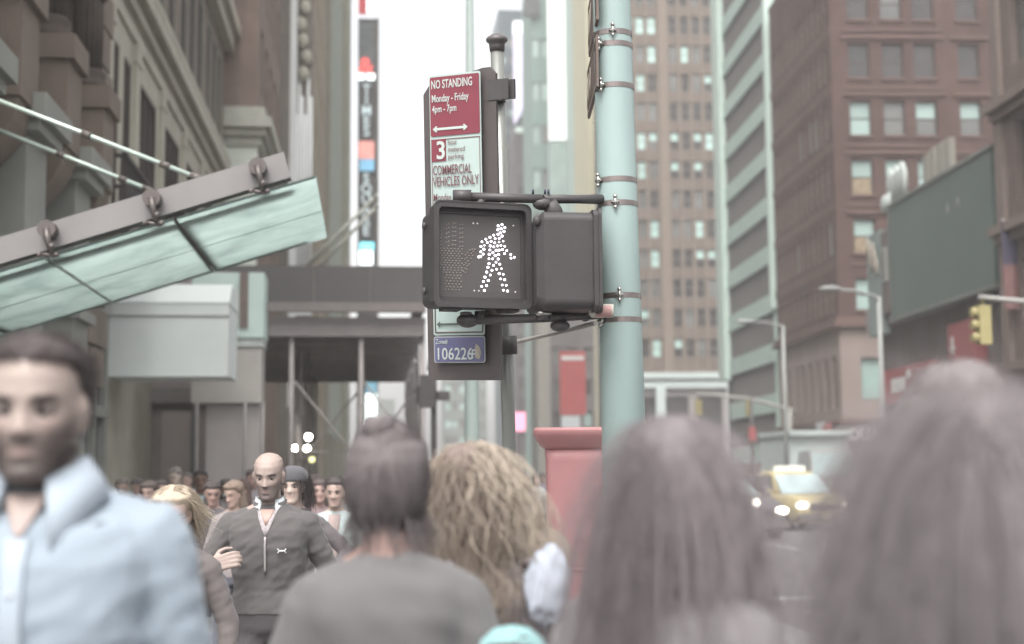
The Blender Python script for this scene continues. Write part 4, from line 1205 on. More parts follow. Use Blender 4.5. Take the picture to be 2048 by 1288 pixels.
# sign assembly
hd = (_r0 * .893 - Vector((_f.x, _f.y, 0)).normalized() * .449).normalized()
tl, bl_ = at(857.5, 152, SD + .05), at(868, 726, SD + .05)
zax = (tl - bl_).normalized()
xax = (hd + Vector((0, 0, .024))).normalized()
xax = (xax - zax * xax.dot(zax)).normalized()
yax = zax.cross(xax)
MS = Matrix(((xax.x, yax.x, zax.x, tl.x), (xax.y, yax.y, zax.y, tl.y), (xax.z, yax.z, zax.z, tl.z), (0, 0, 0, 1)))
hh = (tl - bl_).length
U = hh / 574.0                       # metres per photo pixel along the sign
WS = .303
m_red = mat('parking_red', (148, 62, 78), .45, .05, 6)
m_wht = mat('sign_pale', (198, 218, 212), .45, .04, 6)
m_ltr = mat('sign_letter_white', (214, 224, 218), .45, 0)
m_rtx = mat('sign_text_red', (134, 88, 92), .5, 0)
bk = thing('sign_backing', 'dark channel board with clipped corners behind the parking signs', 'sign back', tuple(tl))
bp = [(-.045, -.33 + .27), (-.012, -.33 + .30 - .002)]
poly = [(-.055, -1.60), (.375, -1.60), (.375, -.015), (.345, .02), (.30, .02), (-.02, -.045), (-.055, -.09)]
mbb = MB(MS); mbb.prism(poly, .035, .058); mbb.build('board', mat('dark_channel', (94, 86, 84), .5, .12, 4), bk, True)
MB(MS).box(.31, .47, .058, .075, -.15, -.05).build('clamp_plate', m_brk, bk, True)
ck = MB(MS).box(.33, .45, .03, .034, -.152, -.048).build('clamp_plate', m_brk, bk, True)
cl_c = at(994, 187, 7.7)
MB(Matrix.Translation(cl_c) @ dv.to_track_quat('Z', 'Y').to_matrix().to_4x4()).lathe([(.044, -.048), (.047, -.048), (.047, .048), (.044, .048)], 24).build('clamp_collar', mat('brown_collar', (92, 80, 78), .45, .1, 10), bk, True)
for a, b_ in ((1007, 177), (1007, 196), (968, 180), (972, 190), (970, 203)):
    MB().ball(at(a, b_, 7.62), .007, 10, 6).build('bolt', m_bright, bk, True)
cl_c2 = at(1016, 690, 7.7)
MB(Matrix.Translation(cl_c2) @ dv.to_track_quat('Z', 'Y').to_matrix().to_4x4()).lathe([(.044, -.05), (.05, -.05), (.05, .05), (.044, .05)], 24).build('clamp_collar', m_brk, bk, True)

sg = thing('parking_sign', 'red and white no standing and metered parking sign left of the post', 'parking sign', tuple(tl))
inv = org(sg).inverted()
def plate(name, m, x0, x1, y0, y1, dep=0.0, par=None, r=.012):
    w, h = x1 - x0, (y1 - y0) * U
    M = MS @ Matrix.Translation(((x0 + x1) / 2, dep, -(y0 + y1) / 2 * U))
    return MB(M).prism(rrect(w, h, r, 4), -.0012, .0022).build(name, m, par or sg, True)
def sign_text(s, x, ypx, hpx, m, bold=0.0, sx=.8, sp=1.0, wmax=None, par=None, dep=-.0040):
    me = text_mesh('lettering', s, hpx * U, m, bold, sx, .0004, spacing=sp)
    if wmax:
        w = max(v.co.x for v in me.vertices) - min(v.co.x for v in me.vertices)
        me.transform(Matrix.Diagonal((wmax / w, 1, 1, 1)))
    me.transform(inv_of(par) @ MS @ Matrix.Translation((x, dep, -ypx * U)))
    return link('lettering', me, par or sg)
def inv_of(par): return org(par).inverted() if par else inv
plate('panel', m_wht, 0, WS, 0, 519, .004)
red = plate('red_field', m_red, .006, WS - .006, 4, 122, 0, r=.009)
XW = WS
sign_text('NO STANDING', .014, 27, 16.5, m_ltr, .022, wmax=XW * .80)
sign_text('Monday - Friday', .016, 54, 14.5, m_ltr, .016, wmax=XW * .72)
sign_text('4pm - 7pm', .018, 74.5, 13.5, m_ltr, .016, wmax=XW * .48)
def arrow(x0, x1, ypx, hw, m, both=True, par=None):
    mb = MB(MS @ Matrix.Translation((0, -.0035, -ypx * U)))
    a = hw * 2.4
    mb.prism([(x0 + (a * .8), -hw * .75), (x1 - (a * .8 if both else 0), -hw * .75), (x1 - (a * .8 if both else 0), hw * .75), (x0 + a * .8, hw * .75)], -.0004, .0004)
    mb.prism([(x0, 0), (x0 + a, -a * .85), (x0 + a * 1.35, -a * .62), (x0 + a * .72, 0), (x0 + a * 1.35, a * .62), (x0 + a, a * .85)], -.0005, .0005)
    if both:
        mb.prism([(x1, 0), (x1 - a, a * .85), (x1 - a * 1.35, a * .62), (x1 - a * .72, 0), (x1 - a * 1.35, -a * .62), (x1 - a, -a * .85)], -.0005, .0005)
    mb.build('arrow', m, par or sg, True)
arrow(.020, XW * .75, 108, .0085, m_ltr)
# white panel with thin red line border
bd = MB(MS)
def strip(x0, x1, y0, y1): bd.box(x0, x1, .0005, .0014, -y1 * U, -y0 * U)
strip(.008, WS - .008, 128, 129.6); strip(WS - .0115, WS - .008, 129.6, 512); strip(.008, .0115, 172, 512); strip(.008, WS - .008, 512, 513.6)
bd.build('border_line', m_rtx, sg, True)
plate('red_square', m_red, .008, .094, 128.2, 172, 0, r=.002)
sign_text('3', .036, 167, 34, m_ltr, .03, .95)
for k, s in enumerate(('hour', 'metered', 'parking')):
    sign_text(s, .108, 140.5 + 14.2 * k, 9.6, m_rtx, 0.0, wmax=(.053, .098, .092)[k])
sign_text('COMMERCIAL', .016, 199, 18.5, m_rtx, .012, wmax=XW * .755)
sign_text('VEHICLES ONLY', .016, 222, 18.5, m_rtx, .012, wmax=XW * .90)
sign_text('Monday - Friday', .016, 251, 14.5, m_rtx, .004, wmax=XW * .72)
m_gtx = mat('sign_green_line', (92, 106, 98), .5, 0)
bd = MB(MS); strip(.012, WS - .012, 513.4, 515); strip(.012, .0155, 440, 513.4); strip(WS - .0155, WS - .012, 440, 513.4); bd.build('border_line', m_gtx, sg, True)
arrow(.022, XW * .8, 497, .007, m_gtx, False)
zn = thing('zone_sign', 'blue zone number sign below the parking sign', 'zone sign', tuple(tl - zax * .524 * hh / .574))
m_blu = mat('zone_blue', (112, 112, 152), .45, .05, 5)
plate('panel', mat('sign_rim', (186, 190, 192), .45, .04), 0, WS, 521, 574, .004, zn, .014)
plate('blue_field', m_blu, .007, WS - .007, 523.5, 571.5, 0, zn, .01)
sign_text('Zone#', .014, 536, 9.5, m_ltr, .012, wmax=.072, par=zn)
sign_text('106226', .012, 567, 23, m_ltr, .012, wmax=.208, par=zn)
sign_text('P', .225, 565.5, 18, m_ltr, .012, wmax=.026, par=zn)
MB(MS).prism([(.248, -.565 * hh / .574), (.275, -.567 * hh / .574), (.284, -.553 * hh / .574), (.272, -.541 * hh / .574), (.252, -.536 * hh / .574), (.246, -.548 * hh / .574)], -.0045, -.0038).build('sticker', mat('worn_sticker', (178, 170, 156), .7, .2, 30), zn, True)

# ------------------------------------------------------------------ red container with a flared rim
rc = at(1150, 945, 8.6)
t = thing('red_container', 'tall red container with a flared rim left of the long dark hair', 'container', (rc.x, rc.y, KH), -YAW)
zr = at(1100, 857, 8.6).z - KH
hw = (1150 - 1067) / FPX * 8.6; bw = (1150 - 1092) / FPX * 8.6
m_rcn = mat('faded_red_plastic', (206, 142, 143), .45, .08, 1.5)
def sq(w, z, r): return [(p[0], p[1], z) for p in rrect(w * 2, w * 2, r, 5)]
MB().loft([sq(bw * .9, 0, .04), sq(bw * .94, .6, .05), sq(bw, zr - .2, .05), sq(bw + .004, zr - .13, .05)], True).build('body', m_rcn, t)
MB().loft([sq(bw, zr - .13, .05), sq(bw + .03, zr - .105, .055), sq(hw - .012, zr - .05, .06), sq(hw, zr - .02, .06), sq(hw - .008, zr, .055), sq(hw - .05, zr - .012, .05), sq(hw - .07, zr - .06, .05)], True).build('rim', m_rcn, t)

for zz in (.45, .95, 1.45):
    MB().loft([sq(bw * .955, zz, .05), sq(bw * .985, zz + .012, .05), sq(bw * .985, zz + .024, .05), sq(bw * .955, zz + .036, .05)], True).build('rib', m_rcn, t)

# ------------------------------------------------------------------ second lamp pole behind the signs, far signal pole
p_ = at(944, 945, 18.0)
t = thing('lamp_pole', 'slim grey green lamp pole rising behind the parking signs', 'lamp pole', (p_.x, p_.y, KH))
MB().lathe([(.105, 0), (.1, 1.2), (.075, 4.5), (.045, 8.6)], 20).build('shaft', mat('grey_green_pole', (158, 172, 166), .5, .06, 1), t)
MB().lathe([(.2, 0), (.2, .1), (.14, .5), (.11, .6)], 20).build('base_flange', mat('grey_green_pole', (158, 172, 166), .5), t)
MB().tube([(0, 0, 8.5), (.5, 0, 8.9), (1.6, 0, 9.1)], [.045, .04, .035], 8).build('lamp_arm', mat('grey_green_pole', (158, 172, 166), .5), t)
p_ = at(868, 945, 27.0)
t = thing('traffic_signal', 'dark traffic signal pole seen from behind under the sidewalk shed edge', 'traffic signal', (p_.x, p_.y, KH))
zc_ = lambda py: at(868, py, 27.0).z - KH
MB().tube([(0, 0, 0), (0, 0, zc_(655))], .06, 10).build('pole', m_brk, t)
MB().box(-.27, .02, -.28, .04, zc_(815), zc_(750)).box(-.33, -.2, -.2, 0, zc_(808), zc_(772)).build('signal_head', m_brk, t)
MB().box(.06, .3, -.12, .1, zc_(800), zc_(782)).build('walk_box', m_brk, t)
MB().tube([(0, 0, zc_(690)), (-.1, .0, zc_(740))], .04, 8).build('bracket', m_brk, t)

# ------------------------------------------------------------------ cobra lamps and mast-arm signals on the right
def cobra(label, px, py_top, px_arm, py_arm, d):
    g = at(px, 945, d)
    t = thing('street_lamp', label, 'street lamp', (g.x, g.y, KH), group='cobra lamps on the right')
    m = mat('grey_lamp_steel', (170, 172, 168), .5, .06)
    zt_ = at(px, py_top, d).z - KH
    tip = at(px_arm, py_arm, d) - Vector((g.x, g.y, KH))
    MB().tube([(0, 0, 0), (0, 0, zt_)], [.1, .075], 10).build('pole', m, t)
    MB().tube([(0, 0, zt_ - .3), (-.1, 0, zt_), tip * .45 + Vector((0, 0, zt_ + .35)) * .55 - Vector((0, 0, .12)), tip], [.06, .06, .05, .05], 10).build('arm', m, t)
    MB().ball(tip + Vector((.1, 0, 0)), (.42, .16, .1), 12, 8).build('lamp_head', m, t)
cobra('far street lamp with a short arm below the striped tower', 1574, 648, 1487, 643, 62)
cobra('nearer street lamp with its arm in front of the brick building', 1770, 588, 1655, 577, 50)
m_yel = mat('signal_yellow', (176, 164, 108), .5, .06)
def yellow_signal(t, c, d, side=False):
    s = 1.0
    w = .16 if side else .2
    o = MB().box(c.x - w, c.x + w, c.y - .14, c.y + .14, c.z - .52, c.z + .52).build('signal_head', m_yel, t, True)
    for k in range(3):
        q = Vector((c.x - (.24 if side else 0), c.y - (0 if side else .2), c.z + .34 - .34 * k))
        MB().lathe([(.13, -.1), (.14, .1)], 14).mesh('x', None) if False else None
        MB(Matrix.Translation(q) @ (Matrix.Rotation(rad(90), 4, 'Y') if side else Matrix.Rotation(rad(90), 4, 'X'))).lathe([(.12, -.1), (.13, -.02), (.13, .1)], 14).build('visor', m_yel, o, True)
d = 38
g = at(2120, 945, d)
t = thing('traffic_signal', 'yellow traffic signal hanging from a mast arm at the right edge', 'traffic signal', (g.x, g.y, KH))
MB().tube([at(2120, 606, d), at(2040, 602, d), at(1957, 594, d)], [.08, .07, .06], 10).build('mast_arm', mat('pale_mast', (176, 174, 168), .5, .06), t, True)
MB().tube([Vector((g.x, g.y, KH)), at(2120, 590, d)], .1, 10).build('pole', mat('pale_mast', (176, 174, 168), .5), t, True)
c = at(1967, 650, d)
MB().tube([at(1964, 596, d), c + Vector((0, 0, .45))], .03, 8).build('hanger', m_yel, t, True)
yellow_signal(t, c, d, True)
d = 92
g = at(1578, 945, d)
t = thing('traffic_signal', 'far mast arm carrying two small yellow signals under the striped tower', 'traffic signal', (g.x, g.y, KH))
MB().tube([at(1592, 826, d), at(1560, 814, d), at(1497, 797, d), at(1394, 787, d)], [.14, .12, .1, .08], 10).build('mast_arm', mat('pale_mast', (176, 174, 168), .5), t, True)
MB().tube([Vector((g.x, g.y, KH)), at(1580, 815, d)], .14, 10).build('pole', mat('pale_mast', (176, 174, 168), .5), t, True)
for px in (1397, 1498): yellow_signal(t, at(px, 816, d), d)
d = 80
g = at(1506, 945, d)
t = thing('post', 'slim dark post below the far mast arm', 'post', (g.x, g.y, KH))
MB().tube([(0, 0, 0), (0, 0, at(1504, 800, d).z)], .1, 8).build('shaft', m_brk, t); MB().box(-.2, .2, -.1, .1, 3.2, 4.0).build('small_sign', mat('red_sign_face', (176, 96, 96), .5), t)

# ------------------------------------------------------------------ vehicles coming towards us
m_tyre = mat('tyre', (52, 50, 50), .85, .1)
m_rim = mat('wheel_rim', (150, 150, 150), .4, 0, metal=.6)
m_wind = mat('windscreen', (186, 208, 208), .06, .1, .6, spec=.8)
m_lampon = mat('headlamp_on', (255, 246, 226), .3, 0, emit=4)
def car(label, loc, rz, paint, H=1.5, W=1.85, L=4.8, taxi=False, name='taxi'):
    t = thing(name, label, 'taxi' if taxi else 'car', loc, rz)
    # front of the car at y = -L/2 (towards us when rz = 0)
    def ring(z, w, yf, yr, r=.25):
        pts = []
        for p in rrect(w, 1.0, min(.24, r), 4):
            yy = yf + (p[1] + .5) * (yr - yf)
            pts.append((p[0], yy, z))
        return pts
    body = MB().loft([ring(.22, W * .92, -L / 2 + .12, L / 2 - .1), ring(.35, W, -L / 2, L / 2), ring(.62, W, -L / 2 + .02, L / 2), ring(.86, W * .97, -L / 2 + .14, L / 2 - .05), ring(.98, W * .9, -L / 2 + .55, L / 2 - .15)], True).build('body', paint, t)
    MB().loft([ring(.94, W * .88, -L * .2, L * .42), ring(1.15, W * .84, -L * .13, L * .38), ring(H - .08, W * .72, -L * .02, L * .3), ring(H, W * .66, .05, L * .27)], True).build('cabin', paint, t)
    # windscreen and side glass, slightly proud
    MB().add([(-W * .40, -L * .195 - .02, 1.0), (W * .40, -L * .195 - .02, 1.0), (W * .35, -L * .022 - .02, H - .09), (-W * .35, -L * .022 - .02, H - .09)], [(0, 1, 2, 3)]).build('windscreen', m_wind, t)
    for s_ in (-1, 1):
        MB().add([(s_ * (W * .44 + .012), -L * .12, 1.02), (s_ * (W * .44 + .012), L * .34, 1.02), (s_ * (W * .372 + .012), L * .26, H - .12), (s_ * (W * .372 + .012), 0, H - .12)], [(0, 1, 2, 3) if s_ > 0 else (3, 2, 1, 0)]).build('side_window', m_glass_g, t)
        for yy in (-L * .31, L * .31):
            wh = MB(Matrix.Translation((s_ * (W / 2 - .1), yy, .32)) @ Matrix.Rotation(rad(90), 4, 'Y')).lathe([(.2, -.1), (.32, -.1), (.33, -.05), (.33, .05), (.32, .1), (.2, .1)], 20).build('wheel', m_tyre, t)
            MB(Matrix.Translation((s_ * (W / 2 - .1), yy, .32)) @ Matrix.Rotation(rad(90), 4, 'Y')).lathe([(.02, -.105), (.2, -.108), (.2, .108), (.02, .105)], 14).build('rim', m_rim, wh)
        MB().ball((s_ * W * .36, -L / 2 + .07, .7), (.17, .09, .085), 12, 8).build('headlight', m_lampon, t)
        MB().box(s_ * (W / 2 + .0), s_ * (W / 2 + .16), -L * .15, -L * .12, .98, 1.12).build('mirror', paint, t)
    MB().box(-W * .24, W * .24, -L / 2 - .012, -L / 2 + .15, .56, .74).build('grille', m_brk, t)
    MB().box(-W * .43, W * .43, -L / 2 - .03, -L / 2 + .15, .3, .46).build('bumper', mat('bumper_grey', (120, 116, 112), .6), t)
    MB().box(-.16, .16, -L / 2 - .04, -L / 2 - .031, .34, .44).build('number_plate', mat('plate_pale', (214, 206, 160), .5), t)
    if taxi:
        MB().box(-.45, .45, .3, .5, H + .0, H + .16).build('roof_light', mat('roof_light', (226, 226, 214), .4, 0, emit=.3), t)
    return t
m_taxi = mat('taxi_yellow', (212, 196, 142), .35, .06, 1, spec=.6)
g = ground_at(1588, 41)
car('yellow taxi with lit headlights and a pale windscreen coming towards us', (g.x, g.y, 0), rad(4), m_taxi, taxi=True, H=1.62)
g = ground_at(1436, 36)
car('dark car with a pale tilted windscreen left of the taxi', (g.x, g.y, 0), rad(8), mat('dark_car_paint', (112, 108, 112), .35, .06, 1, spec=.6), H=1.5, name='parked_car')
# box truck / bus behind
d = 62
g = ground_at(1672, d)
t = thing('delivery_truck', 'white topped box truck behind the yellow taxi', 'truck', (g.x, g.y, 0), rad(3))
m_tw = mat('truck_white', (214, 226, 222), .5, .06, .6)
MB().box(-1.4, 1.4, 1.9, 6, .8, 3.2).build('cargo_box', m_tw, t)
MB().box(-1.48, 1.48, 1.6, 6.05, 3.2, 3.42).build('roof_rim', m_tw, t)
MB().loft([[(-1.05, 0, .45), (1.05, 0, .45), (1.05, 1.9, .45), (-1.05, 1.9, .45)], [(-1.08, 0, 1.4), (1.08, 0, 1.4), (1.08, 1.9, 1.4), (-1.08, 1.9, 1.4)], [(-.98, .5, 2.5), (.98, .5, 2.5), (.98, 1.9, 2.5), (-.98, 1.9, 2.5)]], False).build('cab', mat('truck_cab', (176, 180, 178), .5, .06), t)
MB().add([(-.98, .02, 1.45), (.98, .02, 1.45), (.9, .45, 2.4), (-.9, .45, 2.4)], [(0, 1, 2, 3)]).build('windscreen', m_wind, t)
for s_ in (-1, 1):
    MB().ball((s_ * .85, -.02, .9), (.14, .06, .1), 10, 6).build('headlight', mat('headlamp_dim', (240, 240, 232), .3, 0, emit=.6), t)
    for yy in (.9, 5.0):
        MB(Matrix.Translation((s_ * .95, yy, .45)) @ Matrix.Rotation(rad(90), 4, 'Y')).lathe([(.1, -.14), (.44, -.14), (.45, .14), (.1, .14)], 18).build('wheel', m_tyre, t)
MB().box(-1.0, 1.0, -.08, .1, .4, .62).build('bumper', m_brk, t)
# a motorcycle with its lamp on beside the dark car
g = ground_at(1493, 34)
t = thing('motorcycle', 'motorcycle with one lit headlamp beside the dark car', 'motorcycle', (g.x, g.y, 0), rad(4))
for yy in (-.7, .7):
    wh = MB(Matrix.Translation((0, yy, .31)) @ Matrix.Rotation(rad(90), 4, 'Y')).lathe([(.22, -.06), (.31, -.05), (.31, .05), (.22, .06)], 20).build('wheel', m_tyre, t)
MB().ball((0, .0, .75), (.16, .42, .18), 12, 8).build('tank', mat('moto_paint', (90, 88, 96), .3), t)
MB().ball((0, .5, .8), (.15, .35, .09), 12, 8).build('seat', m_brk, t)
MB().tube([(0, -.7, .31), (0, -.42, 1.0)], .04, 8).build('fork', m_rim, t)
MB().tube([(-.36, -.35, 1.08), (0, -.42, 1.02), (.36, -.35, 1.08)], .018, 8).build('handlebar', m_rim, t)
MB().box(-.12, .12, -.4, .4, .3, .62).build('engine', m_brk, t)
MB().ball((0, -.58, .9), (.1, .07, .1), 12, 8).build('headlight', m_lampon, t)
for s_ in (-1, 1): MB().ball((s_ * .34, -.38, 1.24), (.07, .02, .05), 10, 6).build('mirror', m_rim, t)
# ------------------------------------------------------------------ people
def remesh(mb, voxel, smooth=4, name='body'):
    me = mb.mesh(name, None)
    o = bpy.data.objects.new('x', me)
    r = o.modifiers.new('r', 'REMESH'); r.mode = 'VOXEL'; r.voxel_size = voxel; r.use_smooth_shade = True
    if smooth:
        s = o.modifiers.new('s', 'SMOOTH'); s.factor = .5; s.iterations = smooth
    out = evaluated_mesh(o)
    out.name = name
    bpy.data.objects.remove(o); bpy.data.meshes.remove(me)
    out.polygons.foreach_set('use_smooth', [True] * len(out.polygons))
    return out
def capsule(mb, a, ra, b, rb, n=12):
    a, b = Vector(a), Vector(b)
    d = (b - a).normalized()
    pts, rs = [], []
    for k in range(4):
        t = rad(10 + 25 * k)
        pts.append(a - d * ra * math.cos(t)); rs.append(ra * math.sin(t))
    pts.append(a); rs.append(ra)
    pts.append(b); rs.append(rb)
    for k in range(3, -1, -1):
        t = rad(10 + 25 * k)
        pts.append(b + d * rb * math.cos(t)); rs.append(rb * math.sin(t))
    mb.tube(pts, rs, n)
def ell(mb, rows, n=28, e=2.4):
    """rows: (z, cx, cy, rx, ry)"""
    rings = []
    for z, cx, cy, rx, ry in rows:
        ring = []
        for j in range(n):
            a = 2 * math.pi * j / n
            c, s = math.cos(a), math.sin(a)
            ring.append((cx + rx * math.copysign(abs(c) ** (2 / e), c), cy + ry * math.copysign(abs(s) ** (2 / e), s), z))
        rings.append(ring)
    mb.loft(rings)
def interp(tab, z):
    for i in range(len(tab) - 1):
        if z <= tab[i + 1][0]:
            t = (z - tab[i][0]) / (tab[i + 1][0] - tab[i][0])
            t = max(0, min(1, t)); t = t * t * (3 - 2 * t) * .5 + t * .5
            return [tab[i][k] + (tab[i + 1][k] - tab[i][k]) * t for k in range(1, 4)]
    return list(tab[-1][1:])
HEADTAB = [(-.118, .020, .070, .040), (-.110, .034, .084, .022), (-.095, .046, .089, -.01), (-.075, .054, .087, -.042), (-.05, .061, .087, -.066), (-.025, .066, .087, -.080), (0, .070, .087, -.090), (.03, .0735, .092, -.097), (.06, .0745, .087, -.098), (.085, .067, .072, -.088), (.105, .049, .046, -.066), (.116, .028, .016, -.038), (.121, .008, -.004, -.018)]
def g2(x, z, cx, cz, sx, sz): return math.exp(-((x - cx) / sx) ** 2 - ((z - cz) / sz) ** 2)
def head_point(a, z, off=0.0, face=True):
    """surface point at azimuth a (0 = +x, 90 deg = face) and height z"""
    w, f, b = interp(HEADTAB, z)
    cy, ry = (f + b) / 2, (f - b) / 2
    c, s = math.cos(a), math.sin(a)
    e = 2.25
    x = (w + off) * math.copysign(abs(c) ** (2 / e), c); y = cy + (ry + off) * math.copysign(abs(s) ** (2 / e), s)
    if face and s > 0:
        y -= .034 * (abs(x) / .07) ** 2.2 * (1 if z < .03 else .6) * max(0, s) ** .3 * .35
        ax = abs(x)
        nz = 0.0
        if z < .028:
            t = (.028 - z) / .058
            nz = .026 * max(0, min(1, t)) ** 1.1 if z > -.032 else .026 * math.exp(-((z + .032) / .005) ** 2)
        y += nz * math.exp(-(x / (.0085 + .007 * max(0, min(1, (.02 - z) / .05)))) ** 2)
        y += .006 * g2(ax, z, .014, -.029, .006, .007)
        y -= .0155 * g2(ax, z, .032, .005, .015, .011)
        y += .0055 * g2(ax, z, .030, .026, .022, .008)
        y += .004 * g2(ax, z, .046, -.022, .016, .014)
        y += .0065 * g2(x, z, 0, -.054, .019, .0055) + .0070 * g2(x, z, 0, -.068, .017, .006) - .004 * g2(x, z, 0, -.0605, .024, .0026)
        y += .006 * g2(x, z, 0, -.098, .018, .012) - .004 * g2(x, z, 0, -.082, .02, .006)
        y -= .004 * g2(ax, z, .034, -.055, .012, .02)
    return Vector((x, y, z))
def head_mesh(mb, M):
    n, m = 96, 84
    rings = []
    for i in range(m + 1):
        z = -.118 + .239 * i / m
        rings.append([M @ head_point(2 * math.pi * j / n, z) for j in range(n)])
    mb.loft(rings)
    for s in (-1, 1):
        R = Matrix.Rotation(s * rad(-18), 3, 'Z') @ Matrix.Rotation(rad(-8), 3, 'X')
        e = MB(M); e.ball((s * .076, -.006, -.004), (.011, .019, .033), 14, 10, R); e.ball((s * .073, .002, -.026), (.010, .011, .014), 10, 8)
        mb.v, k = mb.v + e.v, len(mb.v)
        mb.f += [tuple(i + k for i in f) for f in e.f]; mb.s += e.s
def hand(mb, wrist, d, nrm, side, curl=.5, s=1.0):
    """d: along the hand, nrm: palm normal (fingers curl towards it), side: +1/-1 thumb side along d x nrm"""
    d = Vector(d).normalized(); nrm = Vector(nrm); nrm = (nrm - d * nrm.dot(d)).normalized()
    x = d.cross(nrm) * side
    w = Vector(wrist)
    for k in range(4):
        o = (k - 1.5) * .019 * s
        capsule(mb, w + x * o * .8 + d * .01, .016 * s, w + x * o + d * .085 * s, .0115 * s, 10)
    L = (.068, .078, .074, .058)
    for k in range(4):
        base = w + x * (1.5 - k) * .0205 * s + d * .088 * s
        ang = curl * 1.0; p = base; dd = d
        for seg, f in enumerate((.45, .32, .25)):
            dd = (d * math.cos(ang) + nrm * math.sin(ang)).normalized()
            q = p + dd * L[k] * s * f * 1.15
            capsule(mb, p, (.0095 - .0008 * seg) * s, q, (.0088 - .001 * seg) * s, 9)
            p = q; ang += curl * (1.1 if seg == 0 else .9)
    b = w + x * .028 * s + d * .022 * s
    t1 = b + (x * .75 + d * .6 + nrm * .35).normalized() * .042 * s
    t2 = t1 + (x * .25 + d * .85 + nrm * (.3 + .5 * curl)).normalized() * .032 * s
    t3 = t2 + (x * (.05 - .4 * curl) + d * .9 + nrm * (.3 + .5 * curl)).normalized() * .026 * s
    capsule(mb, b, .014 * s, t1, .0115 * s, 9); capsule(mb, t1, .0110 * s, t2, .0100 * s, 9); capsule(mb, t2, .0098 * s, t3, .0085 * s, 9)

def wrinkle(me, amp, freq, seed=0.0):
    if not amp: return
    off = Vector((seed, seed * 1.7, seed * .6))
    nrm = [v.normal.copy() for v in me.vertices]
    for i, v in enumerate(me.vertices):
        p = v.co * freq + off
        q = Vector((p.x, p.y, p.z * 1.6 + p.x * .7))
        a = 1 - abs(noise.noise(q)) * 2
        b = noise.noise(q * 2.3 + off)
        v.co += nrm[i] * amp * (.55 * a + .5 * b - .2)
    me.update()

